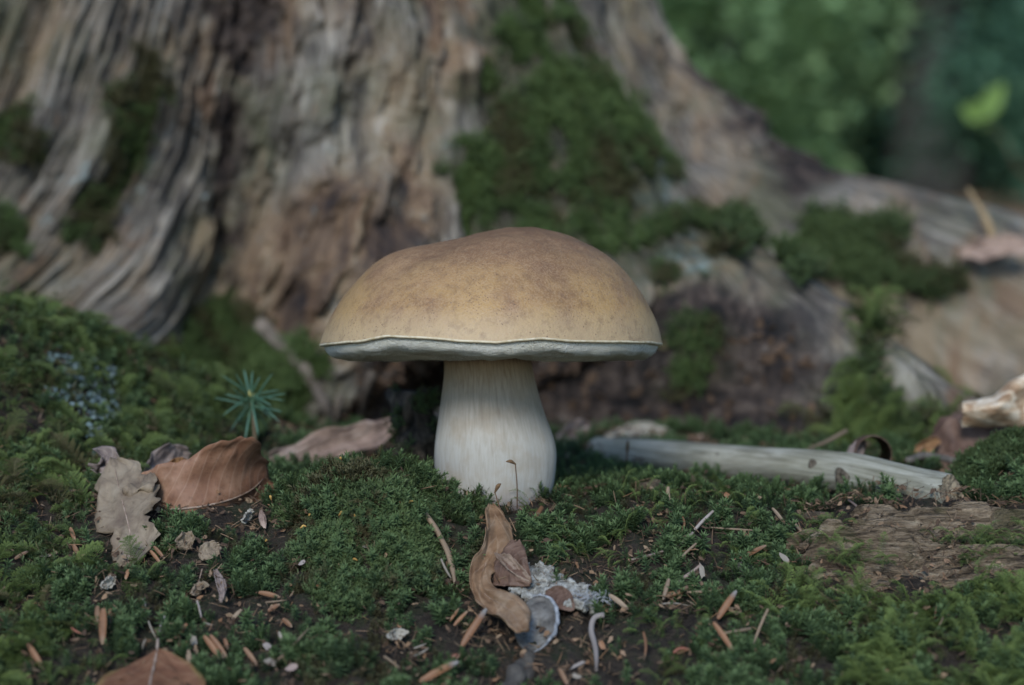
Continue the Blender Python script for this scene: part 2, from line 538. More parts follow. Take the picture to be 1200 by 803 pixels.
rot = t.ramp(l1, [(0.34, (0.018, 0.014, 0.014)), (0.43, (0.070, 0.046, 0.032)), (0.51, (0.160, 0.106, 0.066)), (0.58, (0.24, 0.180, 0.115)), (0.66, (0.36, 0.32, 0.26))])
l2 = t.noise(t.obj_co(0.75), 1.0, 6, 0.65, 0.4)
rub_shade = t.ramp(l2, [(0.38, (0.008, 0.007, 0.007)), (0.5, (0.034, 0.025, 0.021)), (0.62, (0.078, 0.058, 0.046)), (0.74, (0.15, 0.135, 0.12))])  # rotten wood tones, darkened to paint in the shade of the hollow
c = t.mix(t.attr('rot', 'Fac'), wood, rot)
fl = t.math('MULTIPLY', t.framp(t.noise(t.obj_co(0.9), 1.0, 5, 0.65), 0.60, 0.68), t.framp(t.noise(t.obj_co(0.12), 1.0, 3), 0.45, 0.6))
c = t.mix(t.math('MULTIPLY', fl, 0.6), c, (0.25, 0.31, 0.30))
tn = t.framp(t.noise(t.scale(gc, (0.12, 0.05, 1.0)), 1.0, 6, 0.65, 0.8), 0.50, 0.62)
c = t.mix(t.math('MULTIPLY', tn, 0.55), c, t.mix(streak, (0.10, 0.06, 0.035), (0.40, 0.29, 0.18)))
rd = t.framp(t.noise(t.scale(gc, (0.20, 0.09, 2.0)), 1.0, 6, 0.65, 0.8), 0.56, 0.66)
c = t.mix(t.math('MULTIPLY', rd, 0.7), c, t.mix(streak, (0.035, 0.021, 0.014), (0.24, 0.140, 0.078)))
dk = t.framp(t.noise(t.scale(gc, (0.5, 0.13, 1.5)), 1.0, 6, 0.65, 0.5), 0.55, 0.66)
c = t.mix(t.math('MULTIPLY', dk, 0.8), c, (0.028, 0.025, 0.025))
c = t.mix(t.attr('rubble', 'Fac'), c, rub_shade)
c = t.mix(t.math('MULTIPLY', t.attr('lichen', 'Fac'), 0.8), c, t.ramp(t.noise(t.obj_co(2.5), 1.0, 3), [(0.35, (0.08, 0.11, 0.10)), (0.65, (0.21, 0.27, 0.26))]))
c = t.mix(t.math('MULTIPLY', t.attr('moss', 'Fac'), 0.85), c, t.ramp(t.noise(t.obj_co(0.5), 1.0, 5, 0.65), [(0.42, (0.012, 0.014, 0.008)), (0.55, (0.030, 0.034, 0.014)), (0.68, (0.075, 0.060, 0.038))]))
hb = t.math('ADD', t.math('MULTIPLY', streak, 0.7), t.math('MULTIPLY', l2, 0.4))
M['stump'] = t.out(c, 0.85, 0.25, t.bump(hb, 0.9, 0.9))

stump = thing('tree_stump', (SC[0], SC[1], 0), 'massive weathered grey brown stump with flaring roots behind the mushroom', 'tree stump')
tr = obj('trunk', SV, SF, M['stump'], stump, uv=np.column_stack([np.radians(GR.ravel()) * 45, SV[:, 2], SR.ravel() * 0.15]))
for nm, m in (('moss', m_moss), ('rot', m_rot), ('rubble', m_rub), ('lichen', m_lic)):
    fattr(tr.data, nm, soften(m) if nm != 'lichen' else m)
tr['label'] = 'bare barkless trunk with rotten brown core and root flare'
# the broken, hollow top
tv = SP[:, -1, :]
rings = [tv]
for k, (f, dzz) in enumerate([(0.86, -1.5), (0.72, -9), (0.45, -14), (0.1, -15)]):
    q = tv.copy()
    q[:, 0] = SC[0] + (tv[:, 0] - SC[0]) * f
    q[:, 1] = SC[1] + (tv[:, 1] - SC[1]) * f
    q[:, 2] = tv[:, 2] * (1 - k / 4.0) + 50 * (k / 4.0) + dzz + 1.5 * fbm(q[:, 0] * 0.4, q[:, 1] * 0.4, 0, 3, 200 + k)
    rings.append(q)
RV = np.concatenate(rings)
t = NT('stump_top_wood')
c = t.ramp(t.noise(t.obj_co(0.5), 1.0, 6, 0.65), [(0.35, (0.03, 0.022, 0.018)), (0.6, (0.14, 0.10, 0.07)), (0.75, (0.26, 0.22, 0.17))])
M['stump_top'] = t.out(c, 0.9, 0.2)
obj('broken_top', RV + np.array([0, 0, -0.05]), grid_faces(len(rings), nt_, True), M['stump_top'], stump)

def on_stump(px, py, lift=0.0):
    q = front & (np.abs(spx - px) < 7) & (np.abs(spy - py) < 7)
    k = np.where(q)[0]
    if len(k) == 0:
        return on_ground(px, py), np.array([0, -0.3, 0.95])
    k = k[np.argmin(sdp[k])]
    return SV[k] + SN[k] * lift, SN[k]

# ------------------------------------------------------------------ the mushroom
MX, RIM = -0.35, 6.62
msh = thing('mushroom', (-0.7, 0, gz(-0.7, 0)), 'large bolete mushroom with tan brown domed cap and thick white stem', 'mushroom')
NA, NR = 200, 84
ang = np.linspace(0, 2 * np.pi, NA, endpoint=False)
def cap_R(a):
    c = (1 + np.cos(a)) / 2
    r = 7.60 * (1 - c) + 6.48 * c
    return r * (1 + 0.008 * np.sin(3 * a + 1) + 0.006 * np.sin(7 * a))
def rim_dz(a):
    x = MX + cap_R(a) * np.cos(a)
    f = np.interp(x, [-7.9, -6.0, -4.75, -3.1, -2.1, -0.6, 0.3, 1.2, 2.4, 3.8, 6.1], [0.0, 0.10, 0.30, 0.22, 0.14, 0.04, 0.16, 0.20, 0.13, 0.13, 0.05])
    return f * np.where(np.sin(a) < 0, np.abs(np.sin(a)) ** 0.3, 0.3) + 0.035 * vn(np.cos(a) * 5, np.sin(a) * 5, 0, 3) + 0.018 * vn(np.cos(a) * 16, np.sin(a) * 16, 0, 4)
tL = [0, .138, .32, .507, .645, .76, .876, .945, .98, 1]; zL = [4.66, 4.46, 4.16, 3.86, 3.44, 2.80, 1.86, 1.04, 0.44, 0.0]
tR = [0, .054, .27, .49, .707, .84, .935, .978, 1]; zR = [4.66, 4.70, 4.66, 4.21, 3.30, 2.35, 1.30, 0.62, 0.0]
ts = np.sin(np.linspace(0, np.pi / 2, NR)) ** 1.0
def smooth_interp(t, xs, ys):
    q = crom(np.column_stack([np.array(xs) * 5.0, ys, np.zeros(len(xs))]), 400)
    fy = np.interp(np.linspace(0, 1, 241), np.maximum.accumulate(q[:, 0]) / 5.0, q[:, 1])
    k = np.ones(13) / 13
    p = np.concatenate([fy[12:0:-1], fy, 2 * fy[-1] - fy[-2:-14:-1]])
    p = np.convolve(p, k, 'same')
    sm = p[12:-12]
    b = sst(0.80, 0.95, np.linspace(0, 1, 241))
    return np.interp(t, np.linspace(0, 1, 241), sm * (1 - b) + fy * b)
T_, A_ = np.meshgrid(ts, ang, indexing='ij')
mixf = (1 + np.cos(A_)) / 2
h = smooth_interp(T_, tL, zL) * (1 - mixf) + smooth_interp(T_, tR, zR) * mixf
def adeg(a, c, wd):
    d = (np.degrees(a) - c + 180) % 360 - 180
    return np.exp(-(d / wd) ** 2)
h = h - 0.20 * adeg(A_, 228, 16) * np.exp(-((T_ - 0.62) / 0.26) ** 2) + 0.12 * adeg(A_, 200, 18) * np.exp(-((T_ - 0.7) / 0.22) ** 2)
h = h + 0.09 * fbm(T_ * np.cos(A_) * 3, T_ * np.sin(A_) * 3, 0, 3, 8) * (1 - T_ ** 4) + 0.02 * fbm(T_ * np.cos(A_) * 14, T_ * np.sin(A_) * 14, 0, 2, 18) * (1 - T_ ** 4)
Rr = cap_R(A_) * T_
CX, CY = MX + Rr * np.cos(A_), Rr * np.sin(A_) * 1.0
CZ = RIM + h + rim_dz(A_) * T_ ** 5
CV = np.stack([CX, CY, CZ], -1).reshape(-1, 3)
CF = [tuple(f) for f in grid_faces(NR, NA, True)]
t = NT('bolete_cap_skin')
tt = t.n('SeparateXYZ'); t.t.links.new(t.attr('luv'), tt.inputs[0])
rad, side, fr = tt.outputs[0], tt.outputs[1], tt.outputs[2]
co = t.obj_co(1.0)
blot = t.noise(co, 0.40, 9, 0.62, 0.5)
fine = t.noise(co, 13.0, 3, 0.7)
base = t.ramp(blot, [(0.34, (0.155, 0.078, 0.036)), (0.5, (0.200, 0.106, 0.049)), (0.66, (0.245, 0.138, 0.066))])
gold = t.math('MULTIPLY', t.framp(rad, 0.62, 0.97), t.framp(t.noise(co, 0.5, 3), 0.30, 0.55))
base = t.mix(gold, base, (0.36, 0.220, 0.078))
base = t.mix(t.math('MULTIPLY', t.framp(rad, 0.93, 0.995), 0.8), base, (0.38, 0.285, 0.165))
base = t.mix(t.math('MULTIPLY', t.framp(fine, 0.44, 0.60), 0.42), base, (0.36, 0.25, 0.145))
base = t.mix(t.math('MULTIPLY', t.framp(rad, 0.75, 0.25), 0.55), base, (0.115, 0.058, 0.032))
mo = t.noise(co, 2.6, 5, 0.65, 0.4)
base = t.mix(t.math('MULTIPLY', t.framp(mo, 0.50, 0.66), 0.35), base, (0.095, 0.048, 0.027))
base = t.mix(t.math('MULTIPLY', t.framp(mo, 0.46, 0.34), 0.30), base, (0.34, 0.22, 0.12))
vo = t.n('TexVoronoi'); t.i(vo, 'Vector', co); t.i(vo, 'Scale', 4.2); t.i(vo, 'Randomness', 1.0)
spot = t.framp(vo.outputs['Distance'], 0.16, 0.07)
sel = t.framp(t.noise(co, 1.6, 2), 0.46, 0.56)
base = t.mix(t.math('MULTIPLY', t.math('MULTIPLY', spot, sel), 0.8), base, (0.090, 0.048, 0.030))
vo2 = t.n('TexVoronoi'); t.i(vo2, 'Vector', co); t.i(vo2, 'Scale', 8.0)
base = t.mix(t.math('MULTIPLY', t.framp(vo2.outputs['Distance'], 0.28, 0.10), t.math('MULTIPLY', t.framp(t.noise(co, 0.8, 2), 0.38, 0.58), 0.75)), base, (0.12, 0.066, 0.038))
fib = t.noise(t.attr('fib'), 1.0, 4, 0.6)
base = t.mix(t.math('MULTIPLY', t.framp(fib, 0.55, 0.75), 0.12), base, (0.185, 0.100, 0.055))
hb = t.math('ADD', t.noise(co, 11.0, 3), t.math('MULTIPLY', t.noise(co, 2.0, 3), 0.8))
M['cap'] = t.out(base, t.math('MULTIPLY_ADD', t.noise(co, 1.2, 4), 0.35, 0.36), 0.42, t.bump(hb, 0.5, 0.06))
cap = obj('cap', CV, CF, M['cap'], msh, uv=np.column_stack([T_.ravel(), np.cos(A_).ravel(), np.sin(A_).ravel()]))
cap['label'] = 'tan brown dome speckled with darker dots'
fa = cap.data.attributes.new('fib', 'FLOAT_VECTOR', 'POINT')
fa.data.foreach_set('vector', np.stack([np.cos(A_) * 22, np.sin(A_) * 22, T_ * 2.2], -1).ravel())
# cream rolled rim
rp = [(1.0, 0.0), (1.003, -0.035), (1.000, -0.075), (0.990, -0.105), (0.975, -0.105)]
rv = []
for k, (tq, dq) in enumerate(rp):
    r = cap_R(ang) * tq
    rv.append(np.stack([MX + r * np.cos(ang), r * np.sin(ang), RIM + rim_dz(ang) + dq + (0.003 if k == 0 else 0)], -1))
t = NT('cream_cap_rim')
M['rim'] = t.out(t.ramp(t.noise(t.obj_co(3), 1, 3), [(0.35, (0.42, 0.34, 0.21)), (0.6, (0.56, 0.49, 0.35))]), 0.6, 0.35, sss=0.1)
rim = obj('rim', np.concatenate(rv), grid_faces(len(rp), NA, True), M['rim'], cap)
# pores bulge below the rim
pt = np.concatenate([np.linspace(0.976, 0.82, 24), np.linspace(0.80, 0.16, 30)])
pz = np.interp(pt, [0.16, 0.28, 0.4, 0.55, 0.72, 0.82, 0.90, 0.935, 0.955, 0.968, 0.976], [-0.28, -0.46, -0.58, -0.66, -0.67, -0.65, -0.58, -0.50, -0.40, -0.27, -0.11])
PT, PA = np.meshgrid(pt, ang, indexing='ij')
PZ = np.interp(PT, pt[::-1], pz[::-1])
rr = cap_R(PA) * PT
px_, py_ = MX + rr * np.cos(PA), rr * np.sin(PA)
PZ = RIM + PZ + rim_dz(PA) * sst(0.5, 0.97, PT) + 0.07 * fbm(px_ * 0.5, py_ * 0.5, 0, 3, 77) * sst(0.976, 0.9, PT) + 0.045 * fbm(px_ * 2.4, py_ * 2.4, 0, 3, 78) * sst(0.976, 0.93, PT)
t = NT('white_pores')
co = t.obj_co(1.0)
wv = t.noise(co, 5.5, 4, 0.6, 1.5)
wc = t.ramp(wv, [(0.33, (0.46, 0.445, 0.38)), (0.52, (0.63, 0.62, 0.555)), (0.68, (0.77, 0.765, 0.71))])
wc = t.mix(t.framp(t.noise(co, 0.5, 3), 0.4, 0.7), wc, (0.63, 0.605, 0.50))
M['pores'] = t.out(wc, 0.85, 0.2, t.bump(t.math('ADD', wv, t.noise(co, 22.0, 2)), 0.8, 0.14))
obj('pore_surface', np.stack([px_, py_, PZ], -1).reshape(-1, 3), grid_faces(len(pt), NA, True), M['pores'], cap)
# stem
rows = [(400, 568, 52), (412, 570, 50.5), (434, 573, 52), (455, 574.5, 55.5), (480, 576, 60.5), (505, 578.5, 67), (526, 580, 71.5), (549, 580, 71), (572, 580, 68), (590, 580, 61), (604, 580, 47), (618, 580, 30)]
sz = np.array([CAM_Z - (r[0] - 401.5) / 28.48 for r in rows])
scx = np.array([(r[1] - 600) / 28.48 for r in rows]); shw = np.array([r[2] / 28.48 for r in rows])
cs = crom(np.column_stack([sz, scx, shw]), 90)
for _ in range(3):
    cs[3:-3, 2] = np.convolve(cs[:, 2], np.ones(7) / 7, 'valid')
    cs[3:-3, 1] = np.convolve(cs[:, 1], np.ones(7) / 7, 'valid')
sa = np.linspace(0, 2 * np.pi, 120, endpoint=False)
SZ, SA = np.meshgrid(cs[:, 0], sa, indexing='ij')
rad_ = cs[:, 2][:, None] * (1 + 0.012 * fbm(np.cos(SA) * 1.5, np.sin(SA) * 1.5, SZ * 0.4, 3, 19) + 0.006 * vn(np.cos(SA) * 9, np.sin(SA) * 9, SZ * 0.5, 23))
STV = np.stack([cs[:, 1][:, None] + rad_ * np.cos(SA), rad_ * np.sin(SA) * 0.97, SZ], -1).reshape(-1, 3)
t = NT('pale_fibrous_stem')
gcv = t.attr('luv')
f1 = t.noise(t.scale(gcv, (7.0, 0.9, 1)), 1.0, 6, 0.65, 0.8)
f2 = t.noise(t.obj_co(1.0), 1.1, 4, 0.55)
f3 = t.noise(t.scale(gcv, (17.0, 4.5, 1)), 1.0, 4, 0.65, 1.2)
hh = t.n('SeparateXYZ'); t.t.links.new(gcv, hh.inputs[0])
cc = t.ramp(f1, [(0.28, (0.275, 0.252, 0.210)), (0.48, (0.325, 0.310, 0.270)), (0.70, (0.365, 0.354, 0.320))])
cc = t.mix(t.math('MULTIPLY', t.framp(f2, 0.50, 0.68), 0.5), cc, (0.27, 0.225, 0.165))
cc = t.mix(t.math('MULTIPLY', t.framp(hh.outputs[1], 2.6, 5.4), 0.85), cc, t.ramp(f1, [(0.35, (0.22, 0.15, 0.085)), (0.65, (0.36, 0.275, 0.18))]))  # brownish stem top, with the cap's shadow painted into the colour
cc = t.mix(t.math('MULTIPLY', t.framp(f3, 0.56, 0.70), 0.30), cc, (0.30, 0.24, 0.17))
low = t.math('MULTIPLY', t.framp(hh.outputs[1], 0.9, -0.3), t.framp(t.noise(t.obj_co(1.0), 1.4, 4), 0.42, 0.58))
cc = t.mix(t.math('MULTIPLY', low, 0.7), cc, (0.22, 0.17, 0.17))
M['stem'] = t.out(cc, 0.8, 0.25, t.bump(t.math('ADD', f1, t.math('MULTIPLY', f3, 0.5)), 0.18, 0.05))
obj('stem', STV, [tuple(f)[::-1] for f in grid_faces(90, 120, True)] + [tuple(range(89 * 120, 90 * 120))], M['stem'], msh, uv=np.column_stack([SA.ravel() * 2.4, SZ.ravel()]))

# ------------------------------------------------------------------ the fallen branch
EXC = []           # (x, y, radius) kept clear of moss
bp = [at(700, 531, 92), at(780, 535, 88), at(850, 541, 84.5), at(925, 547, 81), at(985, 554, 78.5), at(1008, 557, 77.5), at(1060, 568, 75.5), at(1114, 579, 73.5)]
br_ = [0.76, 0.78, 0.80, 0.82, 0.87, 0.87, 0.81, 0.81]
NB, NS = 170, 56
cr = crom(np.column_stack([bp, br_]), NB)
T3 = unit(np.gradient(cr[:, :3], axis=0))
Nn = unit(np.cross(T3, np.array([0, 0, 1.0]))); Bb = np.cross(Nn, T3)
ba = np.linspace(0, 2 * np.pi, NS, endpoint=False)
BI, BA = np.meshgrid(np.arange(NB), ba, indexing='ij')
arc = np.concatenate([[0], np.cumsum(np.linalg.norm(np.diff(cr[:, :3], axis=0), axis=1))])
L_ = arc[BI]
Rb = cr[:, 3][:, None] * (1 + 0.05 * fbm(np.cos(BA) * 1.1, np.sin(BA) * 1.1, L_ * 0.25, 3, 12) + 0.025 * vn(np.cos(BA) * 5, np.sin(BA) * 5, L_ * 0.3, 14))
endj = sst(arc[-1] - 0.9, arc[-1], L_)
shift = endj * (0.08 * vn(np.cos(BA) * 3, np.sin(BA) * 3, 0, 21) + 0.05 * vn(np.cos(BA) * 9, np.sin(BA) * 9, 0, 22) + 0.25 * np.sin(BA + 2.4))
BV = cr[:, :3][BI] + (np.cos(BA) * Rb)[..., None] * Nn[BI] + (np.sin(BA) * Rb)[..., None] * Bb[BI] + shift[..., None] * T3[BI]
t = NT('grey_barkless_branch')
gv = t.attr('luv')
q1 = t.noise(t.scale(gv, (0.35, 3.0, 1)), 1.0, 6, 0.6, 0.5)
q2 = t.noise(t.scale(gv, (0.9, 12.0, 1)), 1.0, 4, 0.6, 0.2)
q3 = t.noise(t.obj_co(0.35), 1.0, 3, 0.5)
bc = t.ramp(q1, [(0.30, (0.10, 0.095, 0.068)), (0.43, (0.205, 0.198, 0.152)), (0.56, (0.30, 0.293, 0.238)), (0.72, (0.41, 0.402, 0.34))])
bc = t.mix(t.math('MULTIPLY', t.framp(q3, 0.45, 0.65), 0.5), bc, (0.17, 0.165, 0.11))
bc = t.mix(t.math('MULTIPLY', t.framp(q2, 0.60, 0.70), 0.6), bc, (0.085, 0.075, 0.055))
M['branch'] = t.out(bc, 0.7, 0.3, t.bump(t.math('ADD', q1, t.math('MULTIPLY', q2, 0.7)), 0.5, 0.08))
t = NT('broken_wood_end')
M['broken'] = t.out(t.ramp(t.noise(t.obj_co(4), 1, 5, 0.7), [(0.35, (0.07, 0.055, 0.04)), (0.55, (0.27, 0.22, 0.15)), (0.7, (0.42, 0.36, 0.26))]), 0.9, 0.2, t.bump(t.noise(t.obj_co(6), 1, 4), 0.8, 0.15))
t = NT('dark_knot'); M['knot'] = t.out(t.ramp(t.noise(t.obj_co(5), 1, 4, 0.7), [(0.35, (0.025, 0.02, 0.015)), (0.6, (0.12, 0.10, 0.075)), (0.75, (0.26, 0.24, 0.20))]), 0.9, 0.2)
branch = thing('fallen_branch', at(905, 575, 82), 'pale grey barkless branch with knots lying on moss behind rotten log', 'branch')
wd = obj('wood', BV.reshape(-1, 3), [tuple(f) for f in grid_faces(NB, NS, True)] + [tuple(range(NS))[::-1]], M['branch'], branch, uv=np.column_stack([L_.ravel(), BA.ravel()]))
last = BV[-1]
ce = last.mean(0)
e1 = ce + (last - ce) * 0.96 - T3[-1] * 0.01
e2 = ce + (last - ce) * 0.6 - T3[-1] * (0.12 + 0.12 * vn(ba * 0 + np.cos(ba) * 4, np.sin(ba) * 4, 0, 5))[:, None]
EV = np.vstack([last, e1, e2, [ce - T3[-1] * 0.22]])
EF = [tuple(f) for f in grid_faces(3, NS, True)] + [(2 * NS + i, 2 * NS + (i + 1) % NS, 3 * NS) for i in range(NS)]
obj('broken_end', EV, EF, M['broken'], branch)
for (kx, ky, kd, r) in ((988, 559, 77.3, 0.19), (956, 546, 79.0, 0.10), (843, 536, 84.0, 0.08)):
    kc = at(kx, ky, kd)
    i0 = np.argmin(np.linalg.norm(cr[:, :3] - kc, axis=1))
    rad3 = kc - cr[i0, :3]; rad3 = unit(rad3 - T3[i0] * np.dot(rad3, T3[i0]))
    s0 = cr[i0, :3] + rad3 * cr[i0, 3]
    e_a = unit(np.cross(rad3, T3[i0]))
    KV, KF = [], []
    pr = [(2.1, -0.10), (1.5, 0.05), (1.15, 0.10), (0.85, 0.09), (0.7, 0.0), (0.35, -0.03)]
    for (f, hq) in pr:
        for a in np.linspace(0, 2 * np.pi, 18, endpoint=False):
            w_ = 1 + 0.12 * math.sin(3 * a + kx)
            KV.append(s0 + rad3 * hq * r * 4 * 0.5 + (T3[i0] * math.cos(a) * 1.15 + e_a * math.sin(a)) * r * f * w_)
    KF = [tuple(f) for f in grid_faces(len(pr), 18, True)] + [tuple(range((len(pr) - 1) * 18, len(pr) * 18))]
    obj('knot', KV, KF, M['knot'], wd)
for p in cr[::3]:
    EXC.append((p[0], p[1], 0.75)); EXC.append((p[0], p[1] - 1.0, 0.7)); EXC.append((p[0], p[1] - 1.9, 0.4))

# ------------------------------------------------------------------ the rotten log at the right
t = NT('crumbling_tan_wood')
co = t.obj_co((0.35, 2.2, 2.2))
w1 = t.noise(co, 1.0, 6, 0.68, 0.8)
w2 = t.noise(t.obj_co((1.2, 6.0, 6.0)), 1.0, 5, 0.65, 0.4)
lc = t.ramp(w1, [(0.36, (0.035, 0.026, 0.018)), (0.45, (0.14, 0.102, 0.065)), (0.54, (0.26, 0.195, 0.128)), (0.66, (0.38, 0.305, 0.21))])
lc = t.mix(t.math('MULTIPLY', t.framp(w2, 0.55, 0.68), 0.7), lc, (0.055, 0.042, 0.03))
lc = t.mix(t.math('MULTIPLY', t.framp(t.noise(t.obj_co(0.6), 1, 4), 0.52, 0.66), 0.5), lc, (0.055, 0.060, 0.022))
M['rotwood'] = t.out(lc, 0.92, 0.15, t.bump(t.math('ADD', w1, w2), 1.0, 0.5))
def wood_slab(x0, x1, y0, y1, ztop, zbot, seed, nx=110, ny=46, tilt=0.0, skew=0.0):
    """ragged slab with terraced fibres running along x"""
    u, v = np.meshgrid(np.linspace(0, 1, nx), np.linspace(0, 1, ny), indexing='ij')
    le = x0 + 0.9 * fbm(v[0] * 5, v[0] * 0, 3, 3, seed) * 1.0
    x = le[None, :] + (x1 - le[None, :]) * u
    y = y0 + (y1 - y0) * v + 0.28 * fbm(x * 0.5, v * 0, 7, 3, seed + 1) + skew * (x - x0)
    n = fbm(x * 0.22, v * 4.0, 0, 4, seed + 2)
    ter = np.round(n * 3.2) / 3.2 * 0.55 + 0.16 * n + 0.05 * fbm(x * 1.0, v * 16, 0, 3, seed + 3)
    edge_v = np.minimum(v, 1 - v)
    z = ztop + ter + tilt * (x - x0) - 0.55 * (1 - sst(0, 0.16, edge_v)) - 0.5 * (1 - sst(0, 0.05, u))
    V = [np.stack([x, y, z], -1).reshape(-1, 3)]
    idx = np.arange(nx * ny).reshape(nx, ny)
    loop = np.concatenate([idx[:, 0], idx[-1, 1:], idx[::-1, -1][1:], idx[0, ::-1][1:-1]])
    P0 = V[0][loop]
    Fq = [tuple(f)[::-1] for f in grid_faces(nx, ny)]
    n0, m = nx * ny, len(loop)
    prev = loop
    for k, fz in enumerate((0.33, 0.66, 1.0)):
        q = P0.copy()
        q[:, 2] = P0[:, 2] * (1 - fz) + zbot * fz
        q[:, 1] += 0.14 * fbm(P0[:, 0] * 0.8, P0[:, 1] * 0.8, fz * 9, 3, seed + 4)
        q[:, 0] += 0.12 * fbm(P0[:, 0] * 1.8, P0[:, 1] * 1.8, fz * 9, 2, seed + 5)
        V.append(q)
        cur = np.arange(n0 + k * m, n0 + (k + 1) * m)
        for i in range(m):
            Fq.append((int(prev[i]), int(cur[i]), int(cur[(i + 1) % m]), int(prev[(i + 1) % m])))
        prev = cur
    return np.concatenate(V), Fq
def rotz(V, c, a):
    V = V.copy(); ca, sa_ = math.cos(a), math.sin(a)
    d = V[:, :2] - c
    V[:, 0] = c[0] + d[:, 0] * ca - d[:, 1] * sa_
    V[:, 1] = c[1] + d[:, 0] * sa_ + d[:, 1] * ca
    return V
log = thing('rotten_log', (16, -5, gz(16, -5)), 'crumbling tan brown rotten log with layered fibres under end of branch', 'log')
for k, (x0, x1, y0, y1, zt, zb, sd_, rz) in enumerate([
        (13.2, 26.5, -4.6, -1.4, -0.42, -2.6, 301, -0.07), (10.6, 26.5, -6.4, -4.4, -0.95, -3.4, 311, -0.05), (11.6, 27, -7.9, -6.2, -1.55, -4.2, 321, -0.03)]):
    V, Fq = wood_slab(x0, x1, y0, y1, zt, zb, sd_)
    obj('wood_layer', rotz(V, np.array([x0, y0]), rz), Fq, M['rotwood'], log)
for xq in np.arange(11.6, 27, 0.8):
    for yq in np.arange(-8.6, -1.2, 0.7): EXC.append((xq, yq - 0.05 * (xq - 11), 0.5))

# ------------------------------------------------------------------ leaves
def leaf_mat(name, cols, vein, spots=None, edge=None, nveins=9, slope=0.55, trans=0.12, bump=0.5):
    t = NT(name)
    sp = t.n('SeparateXYZ'); t.t.links.new(t.attr('luv'), sp.inputs[0])
    u, v = sp.outputs[0], sp.outputs[1]
    av = t.math('ABSOLUTE', v)
    n = t.noise(t.obj_co(0.8), 1.0, 5, 0.6, 0.3)
    c = t.ramp(n, [(0.3 + 0.4 * k / (len(cols) - 1), q) for k, q in enumerate(cols)])
    ph = t.math('MULTIPLY', t.math('SUBTRACT', u, t.math('MULTIPLY', av, slope * 0.4)), nveins)
    fr = t.math('ABSOLUTE', t.math('SUBTRACT', t.math('FRACT', ph, 0), 0.5))
    ve = t.framp(fr, 0.10, 0.02)
    pil = t.framp(fr, 0.0, 0.5)
    c = t.mix(t.math('MULTIPLY', ve, 0.35), c, vein)
    if edge: c = t.mix(t.math('MULTIPLY', t.framp(av, 0.88, 0.99), t.framp(t.noise(t.obj_co(1.5), 1, 3), 0.35, 0.6)), c, edge)
    fn = t.noise(t.obj_co(6.0), 1.0, 4, 0.65)
    c = t.mix(t.math('MULTIPLY', t.framp(fn, 0.55, 0.75), 0.45), c, spots or tuple(q * 0.35 for q in cols[0]))
    hb = t.math('ADD', t.math('MULTIPLY', pil, -0.8), t.math('MULTIPLY', fn, 0.6))
    return t.out(c, 0.6, 0.3, t.bump(hb, bump * 0.5, 0.06), trans)
M['beech'] = leaf_mat('curled_beech_leaf', [(0.115, 0.052, 0.030), (0.21, 0.105, 0.060), (0.30, 0.175, 0.11)], (0.34, 0.22, 0.15), nveins=11)
M['oak'] = leaf_mat('pale_tan_leaf', [(0.12, 0.085, 0.060), (0.22, 0.170, 0.115), (0.30, 0.245, 0.175)], (0.13, 0.095, 0.065), nveins=6)
M['greyleaf'] = leaf_mat('grey_brown_leaf', [(0.10, 0.075, 0.065), (0.21, 0.165, 0.145), (0.34, 0.27, 0.23)], (0.38, 0.31, 0.26), nveins=8)
M['pinkleaf'] = leaf_mat('pinkish_brown_leaf', [(0.14, 0.095, 0.075), (0.31, 0.215, 0.165), (0.46, 0.35, 0.28)], (0.40, 0.30, 0.24), nveins=7)
M['paleleaf'] = leaf_mat('bleached_leaf', [(0.20, 0.175, 0.14), (0.34, 0.315, 0.26), (0.45, 0.43, 0.38)], (0.45, 0.38, 0.29), nveins=7)
M['amber'] = leaf_mat('amber_brown_leaf', [(0.135, 0.060, 0.022), (0.27, 0.140, 0.060), (0.38, 0.24, 0.135)], (0.42, 0.28, 0.16), nveins=7)
M['curl'] = leaf_mat('dry_curled_leaf', [(0.115, 0.078, 0.056), (0.225, 0.162, 0.118), (0.32, 0.25, 0.195)], (0.33, 0.25, 0.19), nveins=7)
M['curl_amber'] = leaf_mat('dry_curled_leaf_amber', [(0.115, 0.060, 0.030), (0.215, 0.130, 0.072), (0.31, 0.225, 0.15)], (0.33, 0.24, 0.16), nveins=7)
M['frontleaf'] = leaf_mat('russet_leaf_yellow_edge', [(0.085, 0.038, 0.021), (0.145, 0.066, 0.034), (0.20, 0.102, 0.054)], (0.25, 0.15, 0.09), edge=(0.20, 0.145, 0.05), nveins=8)
M['dkleaf'] = leaf_mat('dark_umber_leaf', [(0.055, 0.030, 0.020), (0.12, 0.070, 0.048), (0.20, 0.130, 0.095)], (0.22, 0.15, 0.11), nveins=7)
t = NT('leaf_midrib'); M['rib'] = t.out(t.ramp(t.noise(t.obj_co(4), 1, 3), [(0.35, (0.16, 0.10, 0.065)), (0.65, (0.34, 0.26, 0.20))]), 0.6, 0.3)
t = NT('pale_midrib'); M['prib'] = t.out(t.ramp(t.noise(t.obj_co(4), 1, 3), [(0.35, (0.20, 0.14, 0.10)), (0.65, (0.32, 0.25, 0.20))]), 0.6, 0.3)

